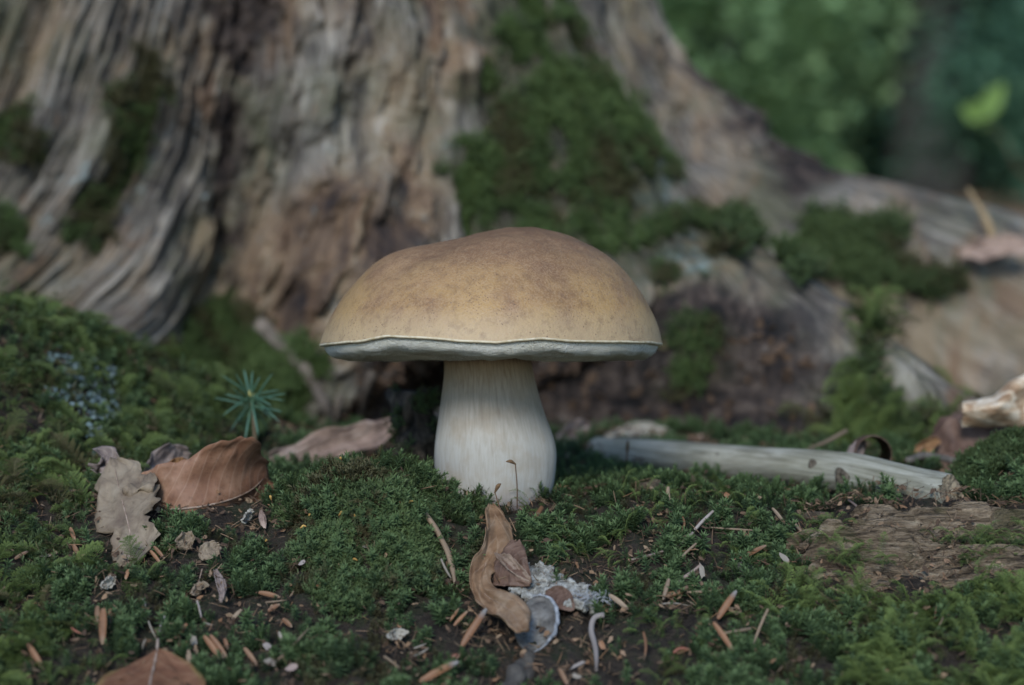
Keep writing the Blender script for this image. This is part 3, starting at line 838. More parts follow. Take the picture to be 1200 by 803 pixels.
def blade(spine, s1, s2, W, shape, curl=(0.4, 0.4), wrinkle=0.05, nu=46, nv=22, seed=0, jag=0.03):
    """two half-blades either side of the midrib, each with its own direction and curl"""
    n = len(spine)
    full = crom(np.column_stack([np.asarray(spine, float), np.asarray(s1, float), np.asarray(s2, float)]), nu)
    P, A, B = full[:, :3], unit(full[:, 3:6]), unit(full[:, 6:9])
    T = unit(np.gradient(P, axis=0))
    A = unit(A - T * np.sum(A * T, 1)[:, None]); B = unit(B - T * np.sum(B * T, 1)[:, None])
    u = np.linspace(0, 1, nu)
    w = np.array([shape(q) for q in u]) * W
    V, U = [], []
    for i in range(nu):
        for v in np.linspace(-1, 1, nv):
            D = A[i] if v >= 0 else B[i]
            N = np.cross(T[i], D) * (1 if v >= 0 else -1)
            cl = curl[0] if v >= 0 else curl[1]
            if callable(cl): cl = cl(u[i])
            a = abs(v)
            ww = w[i] * (1 + jag * vn(u[i] * 25, v * 3 + 5, 0, seed + 3) * (a > 0.9))
            if abs(cl) > 1e-3:
                q, hgt = math.sin(cl * a) / cl, (1 - math.cos(cl * a)) / cl
            else: q, hgt = a, 0
            V.append(P[i] + D * ww * q + N * ww * hgt + N * wrinkle * float(fbm(u[i] * 6, v * 3, 0, 3, seed)) * (0.3 + a))
            U.append((u[i], v))
    return np.array(V), grid_faces(nu, nv), np.array(U), P

def leaf(name, label, spine, s1, s2, W, mat, shape, curl=(0.4, 0.4), wrinkle=0.05, rib=0.05, ribmat='rib', petiole=None, seed=0, group=None, lobes=None, cat='leaf', thick=0.025, jag=0.03, nu=46, nv=22):
    V, Fc, U, P = blade(spine, s1, s2, W, shape, curl, wrinkle, seed=seed, jag=jag, nu=nu, nv=nv)
    allV = [V]
    b0 = np.array([V[:, 0].mean(), V[:, 1].mean(), V[:, 2].min()])
    o = thing(name, b0, label, cat, group)
    bl = obj('blade', V, Fc, M[mat], o, uv=U)
    so = bl.modifiers.new('thickness', 'SOLIDIFY'); so.thickness = thick * S; so.offset = 0
    if rib:
        pts = P[::6] if petiole is None else np.vstack([np.asarray(petiole, float), P[::6]])
        tv_, tf_, tu_ = tube(pts, np.linspace(rib, rib * 0.35, len(pts)), 8, n=40)
        obj('midrib', tv_, tf_, M[ribmat], o, uv=tu_)
    for (sp, a1, a2, W2, sh2, cu2, sd2, m2) in (lobes or []):
        V, Fc, U, P = blade(sp, a1, a2, W2, sh2, cu2, wrinkle, seed=sd2, nu=30, nv=16)
        lb = obj('lobe', V, Fc, M[m2], o, uv=U)
        allV.append(V)
        so = lb.modifiers.new('thickness', 'SOLIDIFY'); so.thickness = thick * S; so.offset = 0
    for q in np.concatenate(allV)[::9]:
        EXC.append((q[0], q[1], 0.35)); EXC.append((q[0], q[1] - 0.4, 0.2))
    return o
og = lambda a, b, l=0.45: on_ground(a, b, l)
oval = lambda u: max(0.02, math.sin(math.pi * min(u, 1) ** 0.8) ** 0.75)
ovalf = lambda u: max(0.02, math.sin(math.pi * (0.03 + 0.95 * u)) ** 0.6)
def oakw(u): return max(0.03, (math.sin(math.pi * u ** 0.75) ** 0.7) * (0.78 + 0.26 * math.sin(u * 21)))
X, Y, Zv = np.eye(3)
def rep(v, n): return [np.asarray(v, float)] * n

# curled orange-brown leaf at the left
leaf('dead_leaf', 'curled orange brown beech leaf with clear side veins beside pale lobed leaf', 
     [at(163, 599, 72.5), at(205, 597, 71.8), at(250, 591, 72.2), at(290, 577, 73.5), at(314, 556, 75)],
     [(-0.2, 0.6, 1), (-0.1, 0.55, 1), (0, 0.5, 1), (0.0, 0.5, 1), (-0.2, 0.6, 1)], [(0, 0.9, -0.7)] * 5, 2.75, 'beech',
     lambda u: max(0.05, np.interp(u, [0, .05, .15, .3, .5, .7, .85, 1.0], [.42, .55, .62, .70, .92, 1.0, .80, .25])), curl=(lambda u: 0.5 + 0.9 * u, 1.2), wrinkle=0.20, jag=0.035, rib=0.06, petiole=[at(150, 603, 72)], seed=3)
leaf('dead_leaf', 'pale tan lobed leaf hanging point down beside curled orange leaf',
     [at(150, 664, 67.8), at(153, 630, 69.2), at(146, 598, 70.6), at(138, 566, 72), at(133, 538, 73.2)],
     rep((1, 0.25, 0.1), 5), rep((-1, 0.2, -0.15), 5), 1.40, 'oak', lambda u: max(0.05, [0.04, .62, .80, .62, .55, 1.0, 1.18, .95, .72, .85, .15][min(10, int(u * 10))] * (1 - (u * 10) % 1) + [.62, .80, .62, .55, 1.0, 1.18, .95, .72, .85, .15, .1][min(10, int(u * 10))] * ((u * 10) % 1)),
     curl=(-0.6, 0.7), wrinkle=0.20, rib=0.04, jag=0.16, seed=9,
     lobes=[([at(150, 590, 71.5), at(165, 570, 71.3), at(178, 552, 72.5)], rep((0.7, 0.3, 0.6), 3), rep((-0.7, 0.2, -0.6), 3), 0.55, oval, (0.9, 0.5), 15, 'oak'),
            ([at(135, 552, 73.5), at(122, 538, 74), at(112, 552, 73.6)], rep((0.4, 0.3, 0.8), 3), rep((-0.5, 0, -0.9), 3), 0.62, ovalf, (0.5, -0.5), 17, 'greyleaf')])
leaf('dead_leaf', 'small crumpled grey brown leaf behind the curled orange leaf', [at(168, 560, 76), at(195, 547, 77), at(222, 538, 78)], rep((0.1, 0.5, 0.9), 3), rep((0, -0.8, -0.3), 3), 1.0, 'greyleaf', ovalf, (0.9, 0.8), 0.15, 0.04, seed=21)
leaf('dead_leaf', 'amber leaf scrap tucked behind the curled orange leaf', [at(188, 556, 75.5), at(212, 552, 76), at(230, 545, 76.5)], rep((0, 0.5, 0.9), 3), rep((0, -0.8, -0.3), 3), 0.55, 'amber', ovalf, (0.7, 0.8), 0.1, 0.0, seed=22)
# long leaf at the left behind
leaf('dead_leaf', 'long pinkish brown leaf lying before the stump behind seedling', [at(312, 548, 84), at(350, 535, 85.5), at(390, 522, 87), at(430, 512, 88.5), at(468, 494, 90)],
     [(0, 0.5, 0.9)] * 5, [(0, -0.6, -0.75)] * 5, 0.85, 'pinkleaf', lambda u: 0.45 + 0.55 * math.sin(math.pi * (0.1 + 0.85 * u)) + 0.12 * math.sin(u * 19), (0.8, 0.7), 0.16, 0.05, seed=33)
leaf('dead_leaf', 'small orange brown leaf tip showing left of stem behind it', [at(500, 505, 86), at(512, 490, 86.5), at(520, 476, 87)], rep((1, 0.3, 0.3), 3), rep((-1, 0.2, -0.1), 3), 0.62, 'pinkleaf', ovalf, (0.6, 0.4), 0.08, 0.03, seed=35)
# white leaf behind the branch
leaf('dead_leaf', 'bleached whitish leaf lying behind thin end of the branch', [at(698, 525, 96), at(730, 515, 96.5), at(760, 511, 97), at(795, 521, 97.5)], rep((0, 0.5, 0.9), 4), rep((0, -0.7, -0.6), 4), 0.75, 'paleleaf', ovalf, (0.9, 0.8), 0.14, 0.03, seed=37)
leaf('dead_leaf', 'pinkish pale leaf behind branch right of the bleached leaf', [at(795, 524, 98), at(818, 518, 98.5), at(838, 521, 99)], rep((0, 0.5, 0.9), 3), rep((0, -0.7, -0.6), 3), 0.42, 'pinkleaf', ovalf, (0.7, 0.8), 0.12, 0.0, seed=38)
leaf('dead_leaf', 'crumpled reddish brown leaf right of the stem against the stump', [at(650, 522, 95), at(670, 508, 96), at(695, 500, 97)], rep((0.2, 0.4, 0.9), 3), rep((-0.2, -0.5, -0.9), 3), 0.7, 'greyleaf', ovalf, (0.8, 0.7), 0.2, 0.03, seed=39)
# leaf rolled into a tube behind the branch
leaf('dead_leaf', 'brown leaf rolled into an open tube behind knotted branch', [at(1024, 511, 80), at(1020, 510, 82), at(1014, 511, 84.5)], rep((1, 0, 0), 3), rep((-1, 0, 0), 3), 2.3, 'dkleaf', lambda u: 0.92 + 0.10 * math.sin(u * 4), (2.75, 2.75), 0.04, 0.0, seed=41, nu=20, nv=44)
leaf('dead_leaf', 'pale torn leaf edge left of the rolled brown leaf', [at(998, 540, 80.5), at(1003, 527, 80.8), at(1012, 516, 81.5)], rep((1, 0.3, 0), 3), rep((-1, 0.3, 0), 3), 0.42, 'greyleaf', ovalf, (0.9, 0.4), 0.08, 0.0, seed=43)
leaf('dead_leaf', 'small twisted orange leaf right of the rolled brown leaf', [at(1070, 540, 84), at(1080, 525, 84.3), at(1100, 515, 85)], rep((0.3, 0.4, 0.8), 3), rep((-0.5, -0.2, -0.8), 3), 0.42, 'amber', ovalf, (1.4, 0.8), 0.1, 0.04, seed=45)
# curled leaf standing in front of the stem
leaf('dead_leaf', 'twisted curled brown leaf standing upright in front of the stem',
     [at(577, 592, 70.2), at(582, 612, 69.3), at(581, 634, 68.4), at(572, 656, 67.5), at(563, 678, 66.6), at(569, 697, 65.8), at(590, 710, 64.5), at(604, 724, 63.3), at(608, 741, 62.2)],
     [(0.8, -0.5, 0.2), (0.9, -0.5, 0.1), (0.8, -0.7, 0.1), (0.9, -0.4, 0.3), (0.9, -0.4, 0.5), (0.6, -0.5, 0.8), (0.5, -0.4, 0.8), (0.8, -0.4, 0.4), (0.9, -0.3, 0)],
     [(-0.8, 0.5, -0.2), (-0.9, 0.0, -0.1), (-0.8, -0.3, 0.1), (-0.9, -0.2, -0.1), (-0.9, -0.2, -0.4), (-0.6, -0.4, -0.7), (-0.5, 0.2, -0.8), (-0.8, 0.2, -0.4), (-0.9, 0.1, 0)], 0.78, 'curl_amber',
     lambda u: float(np.interp(u, [0, .05, .14, .24, .32, .42, .52, .62, .75, .9, 0.97, 1], [.15, .55, .80, 1.0, .62, .70, .62, .75, .90, .85, .62, .15])),
     curl=(-1.5, 1.5), wrinkle=0.13, rib=0.022, seed=51, nu=90, nv=26, jag=0.10,
     lobes=[([at(583, 652, 67.3), at(594, 662, 66.8), at(608, 674, 66.3), at(622, 684, 66.0)], [(-0.45, -0.25, -0.8)] * 4, [(0.3, 0.6, 0.6)] * 4, 1.05, lambda u: float(np.interp(u, [0, .15, .4, .7, 1], [.75, 1.0, .85, .5, .08])), (0.5, -0.6), 53, 'dkleaf'),
            ([at(581, 648, 67.3), at(594, 658, 66.9), at(608, 671, 66.4), at(622, 682, 66.0)], [(0.5, 0.5, 0.7)] * 4, [(-0.5, -0.5, -0.7)] * 4, 0.24, ovalf, (0.8, 0.5), 54, 'curl')])
# front leaf at the bottom edge
leaf('dead_leaf', 'russet leaf with yellow edge and pale midrib at the bottom edge', [og(184, 762, 0.7), og(181, 778, 0.75), og(176, 800, 0.8), og(170, 850, 0.7), og(165, 905, 0.6)],
     rep((1, 0.1, -0.18), 5), rep((-1, 0.1, -0.22), 5), 1.85, 'frontleaf', lambda u: float(np.interp(u, [0, .05, .15, .29, .5, .8, 1], [.03, .30, .64, .95, 1, .7, .1])), (0.5, 0.5), 0.10, 0.05, 'prib', petiole=[og(185, 749, 0.8)], seed=61)
# leaf bits at the left
leaf('leaf_fragment', 'pale tan leaf scrap below the curled orange leaf', [og(236, 656, 0.5), og(246, 646, 0.5), og(258, 640, 0.5)], rep((0.2, 0.6, 0.7), 3), rep((-0.1, -0.6, -0.6), 3), 0.38, 'oak', ovalf, (0.4, 0.4), 0.08, 0.0, seed=71)
leaf('leaf_fragment', 'ochre crumpled leaf scrap below curled orange leaf', [og(208, 640, 0.5), og(218, 634, 0.5), og(228, 632, 0.5)], rep((0.1, 0.6, 0.8), 3), rep((-0.1, -0.6, -0.7), 3), 0.42, 'oak', ovalf, (0.9, 0.8), 0.18, 0.0, seed=72)
leaf('leaf_fragment', 'forked pale leaf tip with stalk below the ochre scrap', [og(225, 697, 0.5), og(233, 689, 0.5), og(244, 687, 0.5)], rep((0.1, 0.7, 0.6), 3), rep((-0.1, -0.6, -0.5), 3), 0.24, 'oak', ovalf, (0.5, 0.5), 0.06, 0.03, petiole=[og(237, 667, 0.5), og(232, 684, 0.5)], seed=73)
leaf('leaf_fragment', 'thin tan leaf strip right of the forked leaf tip', [og(252, 669, 0.5), og(258, 680, 0.5), og(261, 694, 0.5), og(259, 706, 0.5)], rep((0.9, 0.2, 0.2), 4), rep((-0.9, 0.2, -0.1), 4), 0.17, 'greyleaf', ovalf, (0.8, 0.6), 0.08, 0.0, seed=74)
leaf('leaf_fragment', 'whitish lump of leaf left of the moss hump', [og(283, 611, 0.5), og(290, 603, 0.5), og(297, 600, 0.5)], rep((0.2, 0.5, 0.8), 3), rep((-0.2, -0.5, -0.8), 3), 0.26, 'paleleaf', ovalf, (1.1, 0.9), 0.1, 0.0, seed=75)
leaf('leaf_fragment', 'pale husk standing at the left foot of moss hump', [og(310, 619, 0.5), og(308, 609, 0.5), og(306, 598, 0.5)], rep((1, -0.2, 0), 3), rep((-1, -0.2, 0), 3), 0.16, 'pinkleaf', ovalf, (1.0, 1.0), 0.03, 0.0, seed=76)
leaf('leaf_fragment', 'pale lichen flake standing in moss above orange bud scales', [og(118, 688, 0.5), og(127, 683, 0.5), og(135, 678, 0.5)], rep((0.1, 0.4, 0.9), 3), rep((-0.1, -0.4, -0.9), 3), 0.22, 'paleleaf', ovalf, (0.6, 0.6), 0.1, 0.0, seed=77, jag=0.3)
leaf('leaf_fragment', 'whitish flat flake below the front of moss hump', [og(454, 746, 0.5), og(466, 744, 0.5), og(479, 741, 0.5)], rep((0.1, 0.7, 0.6), 3), rep((-0.1, -0.6, -0.6), 3), 0.20, 'paleleaf', ovalf, (0.4, 0.4), 0.05, 0.0, seed=78, jag=0.2)
# leaves on the roots at the right
p1, n1_ = on_stump(1165, 306)
leaf('dead_leaf', 'pale pinkish leaf lying on the far root at right edge', [at(1125, 300, p1[1] + D0 - 1), at(1150, 299, p1[1] + D0 - 1.5), at(1178, 295, p1[1] + D0 - 2), at(1212, 288, p1[1] + D0 - 2.5)], rep((0, 0.5, 0.85), 4), rep((0, -0.7, -0.65), 4), 1.15, 'pinkleaf', ovalf, (0.7, 0.8), 0.2, 0.05, seed=81)

# bark piece at the right edge
t = NT('pale_bark')
bv = t.noise(t.obj_co((0.5, 1.5, 1.5)), 1.0, 5, 0.6, 0.4)
c = t.ramp(bv, [(0.34, (0.16, 0.085, 0.042)), (0.47, (0.36, 0.25, 0.155)), (0.58, (0.55, 0.46, 0.34)), (0.72, (0.72, 0.66, 0.55))])
M['bark'] = t.out(c, 0.8, 0.25, t.bump(bv, 0.35, 0.2))
bk = thing('bark_piece', at(1180, 500, 84), 'curled cream and brown bark piece at right edge below the root', 'bark')
nu, nv = 40, 30
U_, V_ = np.meshgrid(np.linspace(0, 1, nu), np.linspace(0, 1, nv), indexing='ij')
pxs = 1128 + 130 * U_
topy = np.interp(U_, [0, 0.12, 0.28, 0.42, 0.6, 1.0], [470, 468, 463, 446, 436, 430])
pys = topy + (502 - topy) * V_ ** 1.2 + 1.8 * fbm(U_ * 5, V_ * 2, 0, 3, 5)
dep = 84 - 1.6 * np.sin(np.pi * np.clip(V_, 0, 1)) * np.sin(np.pi * (0.1 + 0.75 * U_)) + 0.14 * fbm(U_ * 6, V_ * 4, 0, 3, 6) + 1.8 * np.exp(-((U_ - 0.62) / 0.16) ** 2 - ((V_ - 0.55) / 0.25) ** 2)
W3 = np.stack([(pxs - 600) * dep / F_PX, dep - D0, CAM_Z - (pys - 401.5) * dep / F_PX], -1).reshape(-1, 3)
sh = obj('bark_shell', W3, grid_faces(nu, nv), M['bark'], bk)
so = sh.modifiers.new('thickness', 'SOLIDIFY'); so.thickness = 0.5 * S; so.offset = -1
V, Fq = wood_slab(20.4, 27, 9.6, 13.5, 2.6, 0.2, 341, 40, 20)
obj('dark_underside', V, Fq, M['dkleaf'], bk)

# ------------------------------------------------------------------ spruce seedling
t = NT('seedling_needle'); hN = t.n('SeparateXYZ'); t.t.links.new(t.attr('luv'), hN.inputs[0])
M['needle_green'] = t.out(t.ramp(hN.outputs[0], [(0.0, (0.060, 0.120, 0.060)), (0.5, (0.070, 0.165, 0.110)), (1.0, (0.13, 0.25, 0.18))]), 0.5, 0.4, trans=0.2)
M['seed_stem'] = plain('seedling_stem', (0.13, 0.085, 0.055), (0.22, 0.17, 0.10), 6)
M['seed_bud'] = plain('seedling_bud', (0.30, 0.25, 0.07), (0.42, 0.38, 0.14), 8)
sb = on_ground(301, 545)
sb = at(301, 545, 83); hd = at(294, 462, 82.5)
seed_o = thing('spruce_seedling', sb, 'tiny blue green spruce seedling with star of needles left of mushroom', 'seedling')
V, Fq, U = tube([at(302, 560, 83.2), at(300, 530, 83), at(297, 495, 82.7), hd], [0.09, 0.08, 0.075, 0.07], 8, 20, 0.2)
obj('stem', V, Fq, M['seed_stem'], seed_o)
V, Fq, U = tube([hd - Zv * 0.1, hd + Zv * 0.05, hd + Zv * 0.22 - Y * 0.06], [0.10, 0.13, 0.03], 8, 8)
obj('bud', V, Fq, M['seed_bud'], seed_o)
def needle_mesh(p, d, L, wd, droop=0.15):
    d = unit(d)
    s_ = unit(np.cross(d, Zv + 0.01)); n_ = np.cross(s_, d)
    V, U = [], []
    for k, (q, w_) in enumerate([(0, 0.5), (0.15, 1), (0.5, 1), (0.85, 0.7), (1.0, 0.08)]):
        c = p + d * L * q - Zv * droop * L * q * q
        for (a, b) in ((1, 0), (0, 0.6), (-1, 0), (0, -0.6)):
            V.append(c + s_ * wd * w_ * a + n_ * wd * w_ * b); U.append((q, 0))
    return V, [tuple(f) for f in grid_faces(5, 4, True)], np.array(U)
targets = [(256, 437), (274, 434), (250, 466), (262, 487), (272, 503), (288, 512), (302, 508), (318, 490), (331, 483), (333, 470), (337, 461), (322, 433), (306, 438), (285, 428), (270, 452), (326, 494), (262, 462), (312, 500), (329, 457), (296, 430), (280, 495), (318, 476)]
for k, (x, y) in enumerate(targets):
    tip = at(x, y, 82.5 + random.uniform(-1.6, 1.3))
    p0 = hd + np.array([0, 0, -0.10 - 0.25 * (k % 3)])
    L = np.linalg.norm(tip - p0)
    V, Fq, U = needle_mesh(p0, tip - p0 + Zv * 0.12 * L, L * 1.0, 0.062, 0.12)
    obj('needle', V, Fq, M['needle_green'], seed_o, uv=U)

# ------------------------------------------------------------------ moss capsules on stalks
M['seta'] = plain('capsule_stalk', (0.055, 0.030, 0.018), (0.13, 0.075, 0.04), 8)
M['capsule'] = plain('capsule_brown', (0.06, 0.035, 0.02), (0.16, 0.095, 0.045), 8)
M['gcapsule'] = plain('capsule_golden', (0.28, 0.15, 0.04), (0.42, 0.27, 0.08), 8)
def capsule(label, foot, mid, top, tip, rs, rc, cm, group=None):
    o = thing('moss_capsule', foot, label, 'moss capsule', group)
    V, Fq, U = tube([foot, mid, top], [rs, rs * 0.9, rs * 0.8], 6, 18)
    obj('stalk', V, Fq, M['seta'], o)
    m = (top + tip) / 2 + Zv * rc * 0.8
    V, Fq, U = tube([top - (m - top) * 0.1, m, tip], [rs, rc, rc * 0.25], 8, 12)
    obj('capsule', V, Fq, M[cm], o)
capsule('tall dark moss capsule nodding on a stalk in front of stem', at(606, 596, 71.4), at(606, 570, 71.3), at(604, 544, 71.2), at(593, 541, 71.0), 0.028, 0.07, 'capsule')
capsule('short dark moss capsule beside curled leaf in front of stem', at(588, 604, 71), at(584, 590, 71), at(580, 577, 71), at(587, 567, 70.9), 0.028, 0.085, 'capsule')
capsule('dark moss capsule before thin end of fallen branch', at(733, 560, 83), at(734, 545, 83), at(735, 530, 83), at(736, 516, 83), 0.05, 0.075, 'capsule')
for i, (x, y, wh) in enumerate([(320, 584, 'at left back of the moss hump'), (349, 587, 'behind the left half of moss hump'), (366, 602, 'on left crown of the moss hump'), (399, 602, 'on the crown of moss hump'), (420, 587, 'rising highest over the moss hump'), (411, 595, 'leaning flat on the moss hump'), (419, 606, 'just below the hump crown'), (354, 617, 'on the left slope of moss hump'), (315, 632, 'low at left foot of the hump'), (479, 590, 'right of moss hump near the stem'), (402, 537, 'behind hump under the long leaf'), (414, 654, 'on the front of moss hump')]):
    p = on_ground(x, y + 9, 0.35); dd = p[1] + D0
    t0 = at(x - 2, y + 2, dd); t1 = at(x + (5 if i % 2 else -4), y - 3 + 3 * (i % 3), dd - 0.1)
    capsule('tiny golden moss capsule ' + wh, p - Zv * 0.3, (p + t0) / 2, t0, t1, 0.016, 0.055, 'gcapsule', 'golden moss capsules on the hump')

# ------------------------------------------------------------------ white mould, shell-like cup, stubs
t = NT('white_mould')
mv = t.noise(t.obj_co(2.6), 1.0, 6, 0.7, 0.4)
M['mould'] = t.out(t.ramp(mv, [(0.36, (0.10, 0.085, 0.065)), (0.5, (0.30, 0.29, 0.25)), (0.66, (0.56, 0.56, 0.51))]), 0.85, 0.25, t.bump(mv, 0.9, 0.3))
def crust(name, label, cat, poly, mat, lift, h, seed, n=36):
    xs = [p[0] for p in poly]; ys = [p[1] for p in poly]
    c0 = on_ground(np.mean(xs), np.mean(ys), lift)
    gxx, gyy = np.meshgrid(np.linspace(min(xs), max(xs), n), np.linspace(min(ys), max(ys), n), indexing='ij')
    P = np.array([on_ground(a, b, lift, 55, 80) for a, b in zip(gxx.ravel(), gyy.ravel())])
    ax = gxx.ravel() + 7 * fbm(gxx.ravel() * 0.12, gyy.ravel() * 0.12, 0, 3, seed)
    ay = gyy.ravel() + 5 * fbm(gxx.ravel() * 0.12 + 40, gyy.ravel() * 0.12, 0, 3, seed)
    ins = inside(ax, ay, poly)
    P[:, 2] += h * np.abs(fbm(gxx.ravel() * 0.15, gyy.ravel() * 0.2, 0, 4, seed + 5)) + 0.05
    Fq = [f for f in grid_faces(n, n) if ins[f].all()]
    V = P
    used = sorted(set(int(i) for f in Fq for i in f)); mp = {u: i for i, u in enumerate(used)}
    o = obj(name, V[used], [tuple(mp[int(i)] for i in f) for f in Fq], mat)
    so = o.modifiers.new('thickness', 'SOLIDIFY'); so.thickness = 0.14 * S; so.offset = 0
    tag(o, label, cat)
    for q in V[used][::20]: EXC.append((q[0], q[1], 0.3))
    return o
crust('mould_patch', 'white crusty mould patch beside curled leaf in front of mushroom', 'mould', [(618, 662), (645, 665), (662, 682), (690, 690), (705, 708), (690, 722), (660, 712), (640, 708), (612, 705), (596, 700), (600, 686)], M['mould'], 0.35, 0.16, 401)
leaf('dead_leaf', 'dark folded leaf scrap lying in the white mould', [og(640, 695, .6), og(655, 700, .6), og(672, 715, .5)], rep((0.4, 0.4, 0.7), 3), rep((-0.3, -0.5, -0.7), 3), 0.42, 'dkleaf', ovalf, (0.5, 0.8), 0.05, 0.0, seed=91)
# cottony tuft of threads
ac = Acc()
ct = on_ground(690, 708, 0.3)
for k in range(110):
    a = rng.uniform(0, 2 * np.pi); r = 0.75 * math.sqrt(rng.uniform())
    p = ct + np.array([r * math.cos(a) * 1.1, 0.6 * r * math.sin(a), rng.uniform(0.0, 0.25)])
    d = rng.normal(size=3) * np.array([1, 0.6, 0.6])
    q = p + unit(d) * rng.uniform(0.2, 0.5); m = (p + q) / 2 + rng.normal(size=3) * 0.08
    m[2] += 0.1
    V, Fq, U = tube([p, m, q], [0.018, 0.016, 0.008], 4, 6)
    ac.add(V, Fq)
V, Fq, U = ac.out()
t = NT('mould_threads'); M['threads'] = t.out((0.34, 0.35, 0.36), 0.8, 0.3, trans=0.2)
tag(obj('mould_threads', V, Fq, M['threads']), 'bluish white cottony mould threads right of the white crust', 'mould', kind='stuff')
# oval papery cup
cc0 = on_ground(629, 730, 0.55)
cup = thing('papery_cup', on_ground(629, 765), 'oval grey papery cup with pale bluish rim below curled leaf', 'papery cup')
t = NT('grey_cup_skin'); cv = t.noise(t.obj_co(1.6), 1, 6, 0.65)
M['cup'] = t.out(t.ramp(cv, [(0.40, (0.050, 0.045, 0.037)), (0.55, (0.105, 0.100, 0.088)), (0.72, (0.19, 0.19, 0.178))]), 0.5, 0.5, t.bump(cv, 0.6, 0.15))
t = NT('cup_rim_skin'); M['cuprim'] = t.out(t.ramp(t.noise(t.obj_co(4), 1, 4), [(0.35, (0.12, 0.125, 0.13)), (0.65, (0.27, 0.285, 0.30))]), 0.45, 0.5)
ea, eb = unit(np.array([1, -0.05, 0.05])), unit(np.array([0.10, 0.72, 0.66]))
en = np.cross(ea, eb)
CVs = []
ca_ = np.linspace(0, 2 * np.pi, 48, endpoint=False)
for (f, dp) in [(1.0, 0.0), (0.93, 0.06), (0.85, 0.13), (0.80, 0.10), (0.6, 0.2), (0.3, 0.26), (0.05, 0.27)]:
    wob = 1 + 0.05 * np.sin(2 * ca_ + 0.6)
    CVs.append(cc0 + (np.cos(ca_) * 0.70 * f * wob)[:, None] * ea + (np.sin(ca_) * 1.25 * f)[:, None] * eb - en * dp)
o = obj('cup_wall', np.concatenate(CVs), grid_faces(7, 48, True), M['cup'], cup)
so = o.modifiers.new('thickness', 'SOLIDIFY'); so.thickness = 0.06 * S
rp_ = cc0 + (np.cos(ca_) * 0.70 * (1 + 0.05 * np.sin(2 * ca_ + 0.6)))[:, None] * ea + (np.sin(ca_) * 1.25)[:, None] * eb
rp_ = rp_ + rng.normal(size=rp_.shape) * 0.02
rr_ = 0.02 + 0.07 * np.clip(np.cos(ca_ - 0.2), 0, 1) * rng.uniform(0.7, 1.2, len(ca_))
V, Fq, U = tube(np.roll(rp_, 14, 0)[:30], np.roll(rr_, 14)[:30], 8, 80, 0.2)
obj('cup_rim', V, Fq, M['cuprim'], cup)
EXC.append((cc0[0], cc0[1], 1.2))
M['dktwig'] = plain('dark_damp_wood', (0.045, 0.040, 0.034), (0.14, 0.125, 0.105), 2.5, bump=0.8, bd=0.15)
M['greytwig'] = plain('grey_twig_bark', (0.10, 0.085, 0.07), (0.24, 0.21, 0.18), 3, bump=0.8, bd=0.1)
V, Fq, U = tube([og(586, 835, -0.1), og(608, 793, 0.0), og(622, 770, -0.15)], [0.42, 0.40, 0.30], 20, 40, 0.45, 3)
tag(obj('twig', V, Fq, M['dktwig']), 'thick dark damp twig leading down from papery cup', 'twig')
M['stub'] = plain('dark_mossy_stub', (0.016, 0.015, 0.011), (0.070, 0.058, 0.038), 1.0, bump=0.9, bd=0.3)
t = NT('dark_rotten_stub')
sn = t.noise(t.obj_co((1.6, 1.6, 0.35)), 1.0, 6, 0.68, 0.5)
M['stub_wood'] = t.out(t.ramp(sn, [(0.38, (0.014, 0.012, 0.010)), (0.5, (0.060, 0.046, 0.034)), (0.62, (0.13, 0.10, 0.072)), (0.72, (0.06, 0.07, 0.03))]), 0.9, 0.2, t.bump(sn, 1.0, 0.5))
V, Fq, U = tube([at(496, 596, 81), at(494, 555, 81), at(488, 510, 81.3), at(486, 462, 81.6)], [1.15, 0.95, 0.80, 0.42], 36, 70, 0.0, 8)
q_ = V - np.array([at(490, 530, 81)[0], at(490, 530, 81)[1], 0])
V = V + np.column_stack([q_[:, 0], q_[:, 1], np.zeros(len(V))]) * (0.9 * fbm(V[:, 0] * 0.9, V[:, 1] * 0.9, V[:, 2] * 0.6, 4, 45) + 0.35 * fbm(V[:, 0] * 3, V[:, 1] * 3, V[:, 2] * 1.2, 3, 47))[:, None] + Zv * (0.3 * fbm(V[:, 0] * 2.6, V[:, 1] * 2.6, 0, 3, 46) * sst(2.0, 4.0, V[:, 2]))[:, None]
tag(obj('dead_stub', V, Fq, M['stub_wood']), 'dark decayed upright stub behind stem at its left', 'stub')
t = NT('pale_lichen_lump'); lv = t.noise(t.obj_co(3.5), 1, 5, 0.7)
M['lump'] = t.out(t.ramp(lv, [(0.35, (0.07, 0.06, 0.045)), (0.5, (0.20, 0.18, 0.14)), (0.66, (0.34, 0.31, 0.25))]), 0.9, 0.2, t.bump(lv, 1.0, 0.3))
def lump(name, label, cat, px, py, d, rx, rz, mat, seed):
    c0 = on_ground(px, py, rz * 0.6) if d is None else at(px, py, d)
    th, ph = np.meshgrid(np.linspace(0.02, np.pi - 0.02, 18), np.linspace(0, 2 * np.pi, 28, endpoint=False), indexing='ij')
    x, y, z = np.sin(th) * np.cos(ph), np.sin(th) * np.sin(ph), np.cos(th)
    r = 1 + 0.30 * fbm(x * 1.8 + seed, y * 1.8, z * 1.8, 4, seed)
    V = c0 + np.stack([x * rx * r, y * rx * 0.8 * r, z * rz * r], -1).reshape(-1, 3)
    tag(obj(name, V, [tuple(f)[::-1] for f in grid_faces(18, 28, True)], M[mat]), label, cat)
    EXC.append((c0[0], c0[1], rx))
lump('lichen_lump', 'pale grey lichen lump against the left foot of stem', 'lichen', 497, 566, 74.5, 0.32, 0.65, 'lump', 5)
M['clod'] = plain('earth_clod', (0.10, 0.075, 0.05), (0.24, 0.185, 0.125), 2.5, bump=1.0, bd=0.3)
